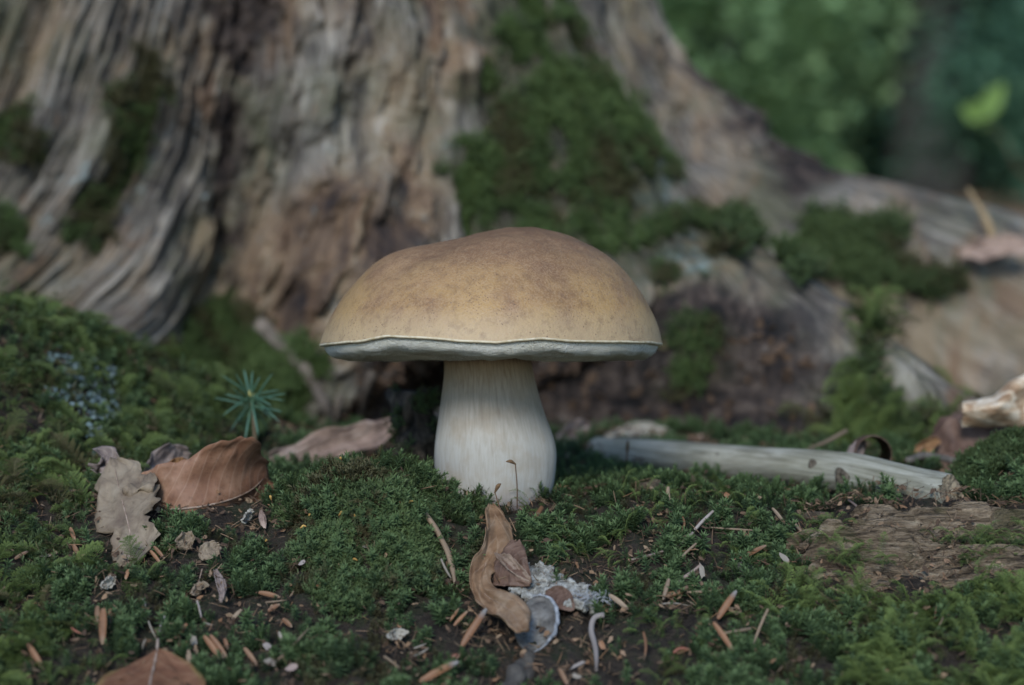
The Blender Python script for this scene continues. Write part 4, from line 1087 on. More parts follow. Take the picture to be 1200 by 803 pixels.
lump('earth_clod', 'crumbly brown clod of earth in moss before the branch', 'clod', 764, 574, None, 0.62, 0.42, 'clod', 11)
lump('earth_clod', 'small rusty clod just under the fallen branch', 'clod', 818, 566, None, 0.45, 0.3, 'clod', 12)
M['cone'] = plain('cone_scale_brown', (0.10, 0.08, 0.062), (0.24, 0.20, 0.165), 4, bump=1.0, bd=0.25)
lump('bark_crumb', 'rough grey brown bark crumb above an orange bud scale', 'bark crumb', 870, 670, None, 0.42, 0.34, 'cone', 13)
lump('wood_crumb', 'lumpy bark crumb in moss left of the rotten log', 'wood crumb', 957, 606, None, 0.60, 0.24, 'clod', 14)

# pale roots hanging on the foot of the stump
M['root'] = plain('pale_rootlet', (0.075, 0.060, 0.046), (0.17, 0.14, 0.11), 1.2, bump=0.6, bd=0.15)
for pts, r, lab in (([(300, 378), (322, 400), (345, 430), (368, 450)], 0.45, 'pale rootlet slanting down stump foot above the seedling'), ([(368, 448), (380, 470), (392, 505)], 0.32, 'pale rootlet ending behind the long pinkish leaf'), ([(432, 440), (430, 462), (424, 500)], 0.22, 'thin grey rootlet on stump under left cap edge'), ([(405, 470), (392, 486), (396, 508)], 0.2, 'short pale rootlet between two longer ones')):
    P = [on_stump(x, y, r * 0.6)[0] for x, y in pts]
    V, Fq, U = tube(P, [r] * (len(P) - 1) + [r * 0.6], 10, 24, 0.3, 4)
    tag(obj('rootlet', V, Fq, M['root']), lab, 'rootlet', 'rootlets at the stump foot')
p0, n0_ = on_stump(1165, 288, 0.3)
V, Fq, U = tube([at(1166, 296, p0[1] + D0 - 1), at(1158, 262, p0[1] + D0 - 1), at(1134, 221, p0[1] + D0 + 1)], [0.30, 0.26, 0.12], 8, 18, 0.2)
M['straw'] = plain('dry_straw', (0.22, 0.15, 0.075), (0.34, 0.25, 0.14), 3)
tag(obj('dry_stalk', V, Fq, M['straw']), 'dry tan stalk leaning over the far root', 'stalk')

# ------------------------------------------------------------------ litter one can pick out
def litter_mesh(kind, seed):
    r = random.Random(seed)
    if kind == 'scale':
        nu, nv = 12, 7
        V = []
        for i in range(nu):
            u = i / (nu - 1)
            w_ = 0.42 * (math.sin(math.pi * (0.05 + 0.93 * u ** 0.9)) ** 0.42)
            for j in range(nv):
                v = j / (nv - 1) * 2 - 1
                V.append((u - 0.5, v * w_ * 0.9, 0.42 * w_ * (v * v) - 0.1 + 0.16 * math.sin(math.pi * u) * r.uniform(0.9, 1.1)))
        Fq = grid_faces(nu, nv)
        top = np.array(V); bot = top - np.array([0, 0, 0.14])
        n = len(V); Va = np.vstack([top, bot])
        Fl = [tuple(f)[::-1] for f in Fq] + [tuple(int(q) + n for q in f) for f in Fq]
        rim_ = [i * nv for i in range(nu)] + [(nu - 1) * nv + j for j in range(1, nv)] + [i * nv + nv - 1 for i in range(nu - 2, -1, -1)] + list(range(nv - 2, 0, -1))
        for a, b in zip(rim_, rim_[1:] + rim_[:1]): Fl.append((a, b, b + n, a + n))
        U = np.column_stack([np.concatenate([top[:, 0], bot[:, 0]]) + 0.5, np.zeros(2 * n)])
        return Va, Fl, U
    if kind == 'chip':
        m = 9
        P = []
        for q in range(m):
            a = 2 * math.pi * q / m; rr = r.uniform(0.28, 0.56)
            P.append((math.cos(a) * rr, math.sin(a) * rr))
        V = [(a, b, 0.10 + r.uniform(-.22, .22)) for a, b in P]
        V += [(a * 0.97, b * 0.97, z_ - 0.16) for (a, b, z_) in V] + [(0, 0, 0.18), (0, 0, -0.02)]
        Fl = [(i, (i + 1) % m, 2 * m) for i in range(m)] + [((i + 1) % m + m, i + m, 2 * m + 1) for i in range(m)] + [(i, i + m, (i + 1) % m + m, (i + 1) % m) for i in range(m)]
        V = np.array(V)
        return V, Fl, np.column_stack([V[:, 0] + 0.5, V[:, 1]])
    bend = {'needle': 0.12, 'twig': 0.05}[kind] * r.uniform(-1.2, 1.2)
    P = [(-0.5, 0, 0), (-0.2, bend * 0.9, 0.03), (0.1, bend, 0.02), (0.5, 0, 0)]
    P = [np.array(p) * np.array([1, 6, 6]) for p in P]
    rr = [0.42, 0.5, 0.5, 0.12] if kind == 'needle' else [0.5, 0.45, 0.48, 0.4]
    V, Fl, U = tube([p * np.array([10, 1, 1]) for p in P], rr, 7, 12, 0.25 if kind == 'twig' else 0.0, seed)
    return V / np.array([10, 1, 1]), Fl, U

def lit_mat(name, c1, c2, tipc, rough=0.55):
    t = NT(name)
    sp = t.n('SeparateXYZ'); t.t.links.new(t.attr('luv'), sp.inputs[0])
    n = t.noise(t.scale(t.attr('luv'), (3, 9, 1)), 1.0, 4, 0.6)
    c = t.mix(n, c1, c2)
    c = t.mix(t.framp(sp.outputs[0], 0.72, 0.92), c, tipc)
    oi = t.n('ObjectInfo'); hsv = t.n('HueSaturation'); t.i(hsv, 'Color', c)
    t.i(hsv, 'Value', t.math('MULTIPLY_ADD', oi.outputs['Random'], 0.5, 0.72))
    return t.out(hsv.outputs[0], rough, 0.35)
LM = {'orange': lit_mat('litter_orange', (0.105, 0.048, 0.022), (0.225, 0.110, 0.050), (0.17, 0.11, 0.065)),
      'greytip': lit_mat('litter_orange_grey_tip', (0.12, 0.054, 0.024), (0.225, 0.110, 0.050), (0.15, 0.14, 0.13)),
      'tan': lit_mat('litter_tan', (0.13, 0.09, 0.055), (0.24, 0.175, 0.115), (0.16, 0.115, 0.075)),
      'pale': lit_mat('litter_pale', (0.13, 0.11, 0.085), (0.24, 0.21, 0.17), (0.16, 0.135, 0.10)),
      'grey': lit_mat('litter_grey', (0.15, 0.125, 0.11), (0.30, 0.265, 0.24), (0.18, 0.15, 0.13), 0.75),
      'red': lit_mat('litter_red', (0.13, 0.042, 0.025), (0.24, 0.09, 0.055), (0.16, 0.08, 0.05)),
      'brown': lit_mat('litter_brown', (0.10, 0.052, 0.026), (0.20, 0.115, 0.062), (0.13, 0.08, 0.05)),
      'pink': lit_mat('litter_pinkish', (0.13, 0.092, 0.075), (0.24, 0.18, 0.155), (0.18, 0.13, 0.105))}
NAMES = {'scale': ('bud_scale', 'bud scale'), 'needle': ('dry_needle', 'needle'), 'twig': ('twig', 'twig'), 'chip': ('wood_chip', 'wood chip')}
LIT = [  # kind, colour, x1, y1, x2, y2, width (cm), label
 ('scale','orange',121,713,120,755,.36,'long orange bud scale standing upright near left edge'),
 ('scale','orange',129,713,130,731,.22,'short orange bud scale touching the long upright one'),
 ('scale','brown',114,710,114,729,.24,'dull brown bud scale left of the long upright one'),
 ('scale','orange',32,754,51,784,.26,'curved orange bud scale in the lower left corner'),
 ('needle','red',84,736,97,743,.10,'short reddish needle left of the upright bud scale'),
 ('scale','orange',219,731,205,748,.24,'slanting orange bud scale above the russet front leaf'),
 ('scale','orange',239,745,260,774,.26,'left one of two orange bud scales lying side by side'),
 ('scale','orange',246,744,266,771,.26,'right one of two orange bud scales lying side by side'),
 ('chip','pale',225,742,230,759,.28,'pale chip left of the paired orange bud scales'),
 ('chip','tan',220,760,223,779,.20,'narrow tan chip right of the russet front leaf'),
 ('scale','orange',263,748,267,761,.20,'small orange scale right of the paired bud scales'),
 ('needle','pale',174,728,184,750,.09,'straw coloured needle touching tip of the russet leaf'),
 ('needle','pale',167,702,170,714,.09,'short straw needle standing above the russet leaf'),
 ('needle','pale',171,749,167,761,.09,'pale needle stub left of the russet leaf tip'),
 ('twig','grey',193,722,187,741,.11,'grey twig piece right of the straw needle'),
 ('needle','red',187,719,198,720,.10,'reddish needle crossing the grey twig piece'),
 ('scale','orange',151,667,147,679,.20,'little orange scale below the pale lobed leaf point'),
 ('scale','orange',86,638,93,655,.24,'orange bud scale in moss left of pale lobed leaf'),
 ('scale','orange',82,618,88,634,.22,'orange bud scale higher up left of pale lobed leaf'),
 ('scale','brown',17,655,33,646,.22,'brown bud scale near the left edge under the mound'),
 ('chip','pale',46,651,62,650,.20,'pale chip under the mossy mound at left'),
 ('scale','orange',180,640,193,655,.18,'orange bud scale right beside the pale leaf point'),
 ('scale','orange',176,645,188,660,.18,'lower orange bud scale beside the pale leaf point'),
 ('scale','tan',272,726,283,714,.20,'curled yellowish scale left of a cluster of orange scales'),
 ('twig','grey',231,704,236,724,.12,'grey twig stub under the forked leaf tip'),
 ('needle','pale',239,729,251,733,.10,'pale needle above the paired orange bud scales'),
 ('scale','brown',286,759,301,779,.22,'brown scale right of the paired orange bud scales'),
 ('needle','tan',26,786,47,787,.12,'tan needle lying flat in the lower left corner'),
 ('scale','orange',303,694,328,700,.26,'top orange scale of the cluster left of the hollow'),
 ('needle','tan',311,706,337,703,.09,'straw needle across the orange cluster left of hollow'),
 ('scale','orange',314,716,328,708,.24,'lower orange scale of the cluster left of the hollow'),
 ('scale','orange',331,725,342,735,.24,'orange scale below the cluster left of the hollow'),
 ('needle','tan',326,773,362,736,.11,'long straw needle pointing up towards the dark hollow'),
 ('needle','tan',331,771,358,741,.09,'second straw needle lying along the long one'),
 ('scale','pale',327,740,330,751,.16,'small pale scale left of the long straw needles'),
 ('chip','pale',309,772,326,779,.30,'whitish chip at foot of the long straw needles'),
 ('chip','pink',334,786,350,779,.30,'pinkish chip right of the whitish chip near bottom'),
 ('chip','grey',318,762,308,752,.26,'grey chip above the whitish chip near bottom'),
 ('scale','orange',532,733,548,716,.18,'short orange scale left of lower leaf curl'),
 ('scale','orange',527,728,538,713,.14,'thin orange scale beside the short one at leaf curl'),
 ('scale','greytip',541,757,570,713,.36,'broad orange scale with grey tip under the curled leaf'),
 ('scale','greytip',492,799,537,775,.36,'orange scale with grey tip near the bottom edge'),
 ('scale','red',528,771,541,768,.26,'dark red scale just above the grey tipped one'),
 ('needle','pale',485,769,503,759,.13,'lower pale splinter left of the broad orange scale'),
 ('needle','pale',485,760,500,754,.12,'upper pale splinter left of the broad orange scale'),
 ('twig','tan',450,769,468,783,.12,'tan forked twig bit in moss near the bottom'),
 ('needle','pale',517,655,531,681,.13,'short pale needle beside the long curved brown one'),
 ('twig','pink',740,656,777,646,.16,'pinkish split twig pointing right in the middle ground'),
 ('twig','tan',796,656,816,637,.16,'tan twig slanting up right of the pinkish twig'),
 ('twig','pink',795,681,821,662,.18,'pinkish twig piece below the slanting tan twig'),
 ('chip','pale',821,659,825,680,.24,'upright whitish chip right of the pinkish twig piece'),
 ('scale','tan',784,678,777,703,.22,'tan bud scale standing by the brown wood splinter'),
 ('twig','brown',781,698,806,688,.30,'thick brown wood splinter right of standing tan scale'),
 ('twig','tan',805,694,841,692,.15,'straight tan twig continuing from the brown splinter'),
 ('needle','pale',775,708,808,710,.10,'pale needle lying under the brown wood splinter'),
 ('scale','orange',867,655,898,639,.26,'orange bud scale above the rough bark crumb'),
 ('scale','greytip',841,725,863,692,.32,'orange bud scale with grey tip below bark crumb'),
 ('twig','tan',832,747,880,737,.20,'tan stick lying across an orange bud scale'),
 ('scale','orange',836,729,860,764,.26,'orange bud scale under the crossing tan stick'),
 ('needle','tan',900,714,881,761,.13,'tan needle standing right of the crossed scales'),
 ('needle','orange',754,741,755,774,.13,'upright orange needle in moss right of grey twig'),
 ('chip','orange',702,749,709,764,.20,'small orange chip right of the bent grey twig'),
 ('scale','tan',714,697,736,714,.26,'tan scale right of the cottony mould threads'),
 ('scale','brown',655,783,666,805,.22,'brown scale at the bottom edge right of dark twig'),
 ('chip','pale',668,790,684,795,.18,'pale chip right of the brown scale at bottom edge'),
 ('chip','grey',667,784,688,773,.16,'grey splinter above the pale chip at bottom edge'),
 ('needle','red',789,765,809,761,.16,'dark red needle in moss below the upright orange one'),
 ('needle','tan',783,571,787,593,.22,'tan flake right of the crumbly brown clod'),
 ('twig','grey',791,641,812,624,.20,'grey split twig left of lichen flecked moss'),
 ('twig','grey',814,621,836,599,.18,'grey twig above the split one below the branch'),
 ('chip','orange',847,577,857,584,.24,'orange chip in moss under the fallen branch'),
 ('needle','tan',831,618,893,622,.11,'long tan needle lying flat below the branch'),
 ('needle','orange',800,606,800,623,.12,'yellow orange needle standing right of the clod'),
 ('scale','tan',905,595,920,614,.18,'tan bud scale left of the wood crumb'),
 ('twig','tan',929,611,946,629,.20,'stubby tan twig beside the lumpy bark crumb'),
 ('needle','tan',946,632,943,647,.13,'short tan needle below the stubby twig'),
 ('needle','pink',1104,561,1116,547,.16,'pink splinter sticking up at broken branch end'),
 ('chip','orange',1138,516,1153,513,.30,'orange chip below the cream bark piece'),
 ('chip','pale',912,648,926,660,.26,'grey white lichen chip left of the log'),
 ('chip','pale',1183,622,1203,621,.36,'whitish flake on the log at the right edge'),
 ('chip','pale',424,640,436,641,.16,'white fleck on top of the moss hump'),
 ('chip','grey',350,663,358,656,.20,'bluish grey fleck on the left side of hump'),
 ('scale','tan',1068,724,1075,718,.22,'pale tan scale in feathery moss at the right'),
]
LMESH = {}
for i, (k, colr, x1, y1, x2, y2, wdt, lab) in enumerate(LIT):
    key = (k, colr, i % 3)
    if key not in LMESH:
        V, Fl, U = litter_mesh(k, hash((i % 3, len(k))) % 1000)
        LMESH[key] = mesh_of(NAMES[k][0], V, Fl, LM[colr], k != 'chip', U)
    lo_, hi_ = ((x1, y1), (x2, y2)) if y1 > y2 else ((x2, y2), (x1, y1))
    P = on_ground(*lo_, 0.42)
    d_ = P[1] + D0
    pxl = math.hypot(x1 - x2, y1 - y2) * d_ / F_PX
    steep = abs(y1 - y2) / (abs(x1 - x2) + abs(y1 - y2) + 1e-6)
    Q = at(hi_[0], hi_[1], d_ + pxl * 0.55 * steep)
    if (x2, y2) != hi_: P, Q = Q, P
    L = np.linalg.norm(Q - P)
    ex_ = Vector(unit(Q - P))
    view = Vector((0, -0.75, 0.66))
    ez = (view - ex_ * view.dot(ex_)).normalized()
    ey_ = ez.cross(ex_)
    mt = Matrix((ex_, ey_, ez)).transposed().to_4x4()
    o = bpy.data.objects.new(NAMES[k][0], LMESH[key])
    C.objects.link(o)
    if k in ('needle', 'twig'): wdt *= 0.75
    thk = wdt if k != 'chip' else wdt * 0.35
    if k == 'scale': thk = wdt * 0.6
    o.matrix_world = Matrix.Translation(Vector((P + Q) / 2 * S)) @ mt @ Matrix.Diagonal((L, wdt, thk, 1))
    tag(o, lab, NAMES[k][1], {'scale': 'bud scales scattered in the moss', 'needle': 'dry needles scattered in the moss', 'twig': 'twig pieces scattered in the moss', 'chip': 'chips scattered in the moss'}[k])
    for q in np.linspace(0, 1, 5):
        w_ = P * (1 - q) + Q * q
        EXC.append((w_[0], w_[1], 0.16)); EXC.append((w_[0], w_[1] - 0.4, 0.16))
for pts, r, m, lab, nm in (([og(497, 600, .6), og(512, 622, .8), og(524, 645, .8), og(530, 665, .7), og(533, 684, .5)], 0.105, 'tan', 'long curved brown needle standing left of the curled leaf', 'dry_needle'),
                       ([at(635, 595, 71.5), at(629, 606, 71), at(626, 616, 70.6), at(627, 628, 70.2)], 0.10, 'orange', 'curved orange needle at the right foot of stem', 'dry_needle'),
                       ([og(708, 721), og(697, 724), og(693, 738), og(698, 760), og(699, 786)], 0.10, 'grey', 'bent grey twig hanging below the mould threads', 'twig'),
                       ([at(1062, 541, 82), at(1085, 534, 82.4), at(1120, 541, 82.6), at(1144, 552, 82.4), at(1143, 562, 82)], 0.16, 'grey', 'dark crooked twig right of the rolled leaf', 'twig'),
                       ([at(994, 586, 73.5), at(1000, 590, 73.2), at(1008, 596, 73), at(1014, 593, 73)], 0.05, 'pink', 'curly pinkish rootlet under the branch knot', 'twig'),
                       ([at(992, 505, 88), at(970, 517, 87), at(945, 527, 86)], 0.10, 'tan', 'tan stalk lying behind middle of the branch', 'twig')):
    V, Fl, U = tube(pts, [r] * (len(pts) - 1) + [r * 0.5], 8, 30, 0.15, 6)
    tag(obj(nm, V, Fl, LM[m] if 'dark' not in lab else M['dktwig'], uv=U), lab, 'needle' if nm == 'dry_needle' else 'twig')

# ------------------------------------------------------------------ moss shoots and how they are scattered
M['fine'] = None
def fine_mat(name, stops):
    t = NT(name)
    tint = t.attr('tint', 'Fac', 'INSTANCER')
    return t.out(t.ramp(tint, stops), 0.8, 0.25)
class Shoot:
    def __init__(s): s.V, s.F, s.H = [], [], []
    def leaf(s, p, d, L, wd, up=(0, 0, 1), h0=0.0, h1=1.0, bend=0.25):
        p = np.asarray(p, float); d = unit(d)
        sd_ = unit(np.cross(d, up) + 1e-6); nn = np.cross(sd_, d)
        i = len(s.V)
        m = p + d * L * 0.5 + nn * 0.04 * L
        e = p + d * L - np.asarray(up, float) * 0 + nn * bend * L
        s.V += [p - sd_ * wd * 0.35, p + sd_ * wd * 0.35, m + sd_ * wd * 0.5, m - sd_ * wd * 0.5, e]
        s.H += [h0, h0, (h0 + h1) / 2, (h0 + h1) / 2, h1]
        s.F += [(i, i + 1, i + 2, i + 3), (i + 3, i + 2, i + 4)]
    def mesh(s, name, mat):
        me = mesh_of(name, np.array(s.V), s.F, mat, True)
        fattr(me, 'h', s.H)
        o = bpy.data.objects.new(name, me)      # never linked to the scene: only read by the scatter
        return o

def star_shoot(seed, mat, H=0.5, n=30, Lf=0.20, wd=0.042):
    r = random.Random(seed); s = Shoot()
    lean = np.array([r.uniform(-.25, .25), r.uniform(-.25, .25), 1])
    for k in range(n):
        q = 0.12 + 0.88 * k / (n - 1)
        a = k * 2.39996 + r.uniform(-.3, .3)
        inc = math.radians(78 - 55 * q ** 1.5)
        d = np.array([math.cos(a) * math.sin(inc), math.sin(a) * math.sin(inc), math.cos(inc)])
        s.leaf(lean * H * q, d, Lf * (0.75 + 0.4 * math.sin(math.pi * q)) * r.uniform(.85, 1.15), wd, h0=q * 0.55, h1=min(1, q * 0.75 + 0.25), bend=-0.18)
    return s.mesh('star_shoot', mat)

def hair_shoot(seed, mat, stems=6, H=0.75):
    r = random.Random(seed); s = Shoot()
    for j in range(stems):
        b0 = np.array([r.uniform(-.22, .22), r.uniform(-.22, .22), 0]); lean = np.array([r.uniform(-.8, .8), r.uniform(-.8, .8), 1.0]); h_ = H * r.uniform(.45, 1.0)
        for k in range(20):
            q = 0.05 + 0.95 * k / 19
            a = k * 2.39996; inc = math.radians(r.uniform(42, 85) * (1.1 - 0.45 * q))
            d = unit(lean) * math.cos(inc) + np.array([math.cos(a), math.sin(a), 0]) * math.sin(inc)
            s.leaf(b0 + lean * h_ * q, d, 0.135 * r.uniform(.8, 1.2), 0.034, h0=q * 0.6, h1=min(1, q * .8 + .2), bend=0.05)
    return s.mesh('hair_shoot', mat)

def feather_shoot(seed, mat, L=1.7):
    r = random.Random(seed); s = Shoot()
    n = 18
    rise = r.uniform(0.45, 0.8)
    P = np.array([(L * q, 0.12 * math.sin(q * 3 + seed), L * rise * math.sin(q * math.pi * 0.62)) for q in np.linspace(0, 1, n)])
    T = unit(np.gradient(P, axis=0))
    for k in range(n):
        q = k / (n - 1)
        for a in (0.4, 1.97, 3.54, 5.1):
            d = T[k] * 0.9 + np.array([0, math.cos(a), math.sin(a)]) * 0.7
            s.leaf(P[k], d, 0.10, 0.022, h0=0.3, h1=0.75)
        if k < 2: continue
        bl = 0.42 * math.sin(math.pi * (0.15 + 0.78 * q)) * r.uniform(.6, 1.2)
        for sg in (-1, 1):
            bd = unit(T[k] * r.uniform(.6, 1.0) + np.array([0, sg, r.uniform(-.15, .45)]))
            m = max(3, int(bl / 0.055))
            for j in range(m):
                w_ = (j + 0.5) / m
                p = P[k] + bd * bl * w_ - np.array([0, 0, 0.25 * bl * w_ * w_])
                for sd2 in (-1, 0, 1):
                    d = bd + np.cross(bd, Zv) * sd2 * 0.7 + Zv * (0.7 if sd2 == 0 else 0.1)
                    s.leaf(p, d, 0.085 * (1.15 - 0.4 * w_) * r.uniform(.7, 1.3), 0.017, h0=0.15 + .45 * w_, h1=0.4 + 0.6 * w_)
    return s.mesh('feather_shoot', mat)

def scatter(name, pts, nrm, shoots, scl, tint, label, cat='moss', spin=None, tilt=0.3):
    n = len(pts)
    me = bpy.data.meshes.new(name)
    me.vertices.add(n)
    me.vertices.foreach_set('co', (np.asarray(pts) * S).ravel())
    rot = np.zeros((n, 3))
    for i in range(n):
        q = Vector((0, 0, 1)).rotation_difference(Vector(unit(nrm[i] + rng.normal(size=3) * tilt * 0.5)))
        a = rng.uniform(0, 2 * np.pi) if spin is None else spin[i]
        rot[i] = (q @ Quaternion((0, 0, 1), a)).to_euler()
    for nm, ty, val, key in (('rot', 'FLOAT_VECTOR', rot.ravel(), 'vector'), ('scl', 'FLOAT', np.asarray(scl), 'value'), ('tint', 'FLOAT', np.asarray(tint), 'value')):
        a = me.attributes.new(nm, ty, 'POINT'); a.data.foreach_set(key, np.asarray(val, np.float32))
    a = me.attributes.new('pick', 'INT', 'POINT'); a.data.foreach_set('value', rng.integers(0, len(shoots), n).astype(np.int32))
    o = bpy.data.objects.new(name, me)
    C.objects.link(o)
    ng = bpy.data.node_groups.new(name + '_scatter', 'GeometryNodeTree')
    ng.interface.new_socket('Geometry', in_out='INPUT', socket_type='NodeSocketGeometry')
    ng.interface.new_socket('Geometry', in_out='OUTPUT', socket_type='NodeSocketGeometry')
    gi, go = ng.nodes.new('NodeGroupInput'), ng.nodes.new('NodeGroupOutput')
    iop = ng.nodes.new('GeometryNodeInstanceOnPoints')
    jn = ng.nodes.new('GeometryNodeJoinGeometry')
    for sh_ in shoots[::-1]:
        oi = ng.nodes.new('GeometryNodeObjectInfo'); oi.inputs['Object'].default_value = sh_; oi.inputs['As Instance'].default_value = False
        g2 = ng.nodes.new('GeometryNodeGeometryToInstance')
        ng.links.new(oi.outputs['Geometry'], g2.inputs[0]); ng.links.new(g2.outputs[0], jn.inputs[0])
    def na(nm, ty):
        x = ng.nodes.new('GeometryNodeInputNamedAttribute'); x.data_type = ty; x.inputs['Name'].default_value = nm
        return x.outputs['Attribute']
    ng.links.new(gi.outputs[0], iop.inputs['Points'])
    ng.links.new(jn.outputs[0], iop.inputs['Instance'])
    iop.inputs['Pick Instance'].default_value = True
    ng.links.new(na('pick', 'INT'), iop.inputs['Instance Index'])
    er = ng.nodes.new('FunctionNodeEulerToRotation')
    ng.links.new(na('rot', 'FLOAT_VECTOR'), er.inputs[0]); ng.links.new(er.outputs[0], iop.inputs['Rotation'])
    ng.links.new(na('scl', 'FLOAT'), iop.inputs['Scale'])
    ng.links.new(iop.outputs[0], go.inputs[0])
    md = o.modifiers.new('scatter', 'NODES'); md.node_group = ng
    return tag(o, label, cat, kind='stuff')

star = [star_shoot(i, M['star_moss'], H=h_, n=n_) for i, (h_, n_) in enumerate([(0.42, 28), (0.55, 34), (0.35, 26), (0.6, 36)])]
hair = [hair_shoot(20 + i, M['hair_moss'], H=h_) for i, h_ in enumerate([0.40, 0.55, 0.75])]
feat = [feather_shoot(40 + i, M['feather_moss'], L=l_) for i, l_ in enumerate([1.4, 1.8, 2.1, 1.2])]
hair_s = [hair_shoot(60 + i, M['stump_moss'], H=h_) for i, h_ in enumerate([0.7, 0.9])]
feat_s = [feather_shoot(70 + i, M['stump_moss'], L=l_) for i, l_ in enumerate([1.5, 1.9])]

ex_arr = np.array(EXC)
# exclusion raster
cell = 0.1
nxr, nyr = 700, 800
mask = np.zeros((nxr, nyr), bool)
def rast(x, y): return ((x + 35) / cell).astype(int), ((y + 35) / cell).astype(int)
for (x, y, r) in EXC:
    i0, j0 = int((x - r + 35) / cell), int((y - r + 35) / cell); i1, j1 = int((x + r + 35) / cell) + 1, int((y + r + 35) / cell) + 1
    if i1 < 0 or j1 < 0 or i0 >= nxr or j0 >= nyr: continue
    i0, j0 = max(i0, 0), max(j0, 0)
    a, b = np.meshgrid(np.arange(i0, min(i1, nxr)), np.arange(j0, min(j1, nyr)), indexing='ij')
    k = ((a + .5) * cell - 35 - x) ** 2 + ((b + .5) * cell - 35 - y) ** 2 < r * r
    mask[a[k], b[k]] = True
def free(x, y):
    i, j = rast(x, y)
    ok = (i >= 0) & (j >= 0) & (i < nxr) & (j < nyr)
    r = np.ones(len(x), bool)
    r[ok] = ~mask[i[ok], j[ok]]
    r &= ((x + 0.7) ** 2 + (y / 0.97) ** 2) > 1.95 ** 2
    return r
def gn(x, y):
    e = 0.15
    return unit(np.stack([-(gz(x + e, y) - gz(x - e, y)) / (2 * e), -(gz(x, y + e) - gz(x, y - e)) / (2 * e), np.ones(len(x))], 1))
def stump_front(x, y):
    th = np.arctan2(y - SC[1], x - SC[0]); rr = np.hypot(x - SC[0], y - SC[1])
    return rr < stump_r(th, np.full_like(th, 1.0)) - 1.0

def fieldpts(n, x0, x1, y0, y1):
    x, y = rng.uniform(x0, x1, n), rng.uniform(y0, y1, n)
    k = (np.abs(x) < (y + D0) * 0.281 + 7) & ~stump_front(x, y) & free(x, y)
    return x[k], y[k]
def ppx(x, y):
    P = np.column_stack([x, y, gz(x, y)]); return proj(P)

# where the bare litter shows
def bare(x, y):
    n = fbm(x * 0.42, y * 0.42, 0, 4, 501)
    b = 0.75 * np.exp(-(((x - 1.0) / 3.0) ** 2 + ((y + 12.0) / 3.6) ** 2)) + 0.50 * np.exp(-(((x - 4.8) / 2.8) ** 2 + ((y + 8.0) / 3.2) ** 2))
    b = b + 0.5 * np.exp(-(((x - 16) / 5) ** 2 + ((y - 6) / 3) ** 2)) + 0.25 * np.exp(-(((x + 11) / 4) ** 2 + ((y - 2) / 3) ** 2))
    b = b + 0.6 * sst(9, 18, y) * (x > -12)
    return n * 0.8 + b > 0.60
def hump(x, y):
    return np.exp(-(((x + 5.6) / 3.6) ** 2 + ((y + 4.6) / 4.0) ** 2)) + 0.30 * fbm(x * 0.55, y * 0.55, 0, 3, 531) > 0.42
def mound(x, y): return (x < -15 + 2.5 * fbm(x * 0.3, y * 0.3, 0, 2, 511)) & (y > -16)
def rightfront(x, y): return ((x - 9.5 + 1.5 * fbm(x * 0.3, y * 0.3, 0, 2, 521)) > -0.25 * (y + 10)) & (y < -8.2) & (x > 5)

x, y = fieldpts(68000, -30, 30, -21, 27)
dens = rng.uniform(size=len(x))
zone_m, zone_r, zone_h = mound(x, y), rightfront(x, y), hump(x, y)
k = ~bare(x, y) & ~(zone_h & (dens > 0.22)) & ~(zone_m & (dens > 0.25)) & ~(zone_r & (dens > 0.55)) & (fbm(x * 0.9, y * 0.9, 0, 3, 541) > -0.40)
xs_, ys_ = x[k], y[k]
cl = fbm(xs_ * 0.8, ys_ * 0.8, 0, 3, 551)
cl2 = fbm(xs_ * 1.25, ys_ * 1.25, 0, 3, 557)
tint = np.clip(0.34 + 0.35 * cl + 0.75 * cl2 + rng.normal(size=len(xs_)) * 0.15 + 0.25 * sst(2, 8, xs_), 0, 1)
scatter('moss_carpet', np.column_stack([xs_, ys_, gz(xs_, ys_) - 0.03]), gn(xs_, ys_), star, 0.50 + 1.05 * np.clip(cl2 + 0.40, 0, 1) + rng.uniform(-.12, .22, len(xs_)), tint, 'dark green star moss carpet covering the ground round the mushroom')
# hump of fine moss
x, y = fieldpts(60000, -11, 0, -13, 1)
k = hump(x, y) & (rng.uniform(size=len(x)) < 0.22)
x, y = x[k], y[k]
scatter('moss_hump', np.column_stack([x, y, gz(x, y) - 0.05]), gn(x, y), hair + star[1:], 0.5 + 0.95 * rng.uniform(size=len(x)) * np.clip(0.6 + 1.2 * fbm(x * 1.3, y * 1.3, 0, 2, 563), 0.1, 1.2), np.clip(0.5 + 0.8 * fbm(x * 0.9, y * 0.9, 0, 3, 561) + rng.normal(size=len(x)) * .12, 0, 1), 'fine green moss on the hump left of the stem')
# mound at the left: hair moss and feather moss
x, y = fieldpts(70000, -36, -10, -24, 34)
px_m, py_m, _ = ppx(x, y)
lich = inside(px_m + 10 * fbm(x, y, 0, 3, 3), py_m + 10 * fbm(x + 5, y, 0, 3, 4), [(60, 420), (90, 430), (130, 440), (135, 500), (115, 560), (95, 500), (60, 480)])
k = mound(x, y) & (fbm(x * 0.8, y * 0.8, 0, 3, 575) > -0.3) & (rng.uniform(size=len(x)) < 0.36) & ~(lich & (rng.uniform(size=len(x)) < 0.75))
xa, ya = x[k], y[k]
scatter('moss_mound', np.column_stack([xa, ya, gz(xa, ya) - 0.05]), unit(gn(xa, ya) + np.array([0, -0.25, 0.1])), hair + feat[3:], 0.6 + 0.8 * rng.uniform(size=len(xa)) * np.clip(0.7 + fbm(xa * 0.9, ya * 0.9, 0, 2, 577), 0.2, 1.3), np.clip(0.42 + 0.6 * fbm(xa * 0.5, ya * 0.5, 0, 3, 571) + rng.normal(size=len(xa)) * .15, 0, 1), 'shaggy green moss covering the tall mound at the left')
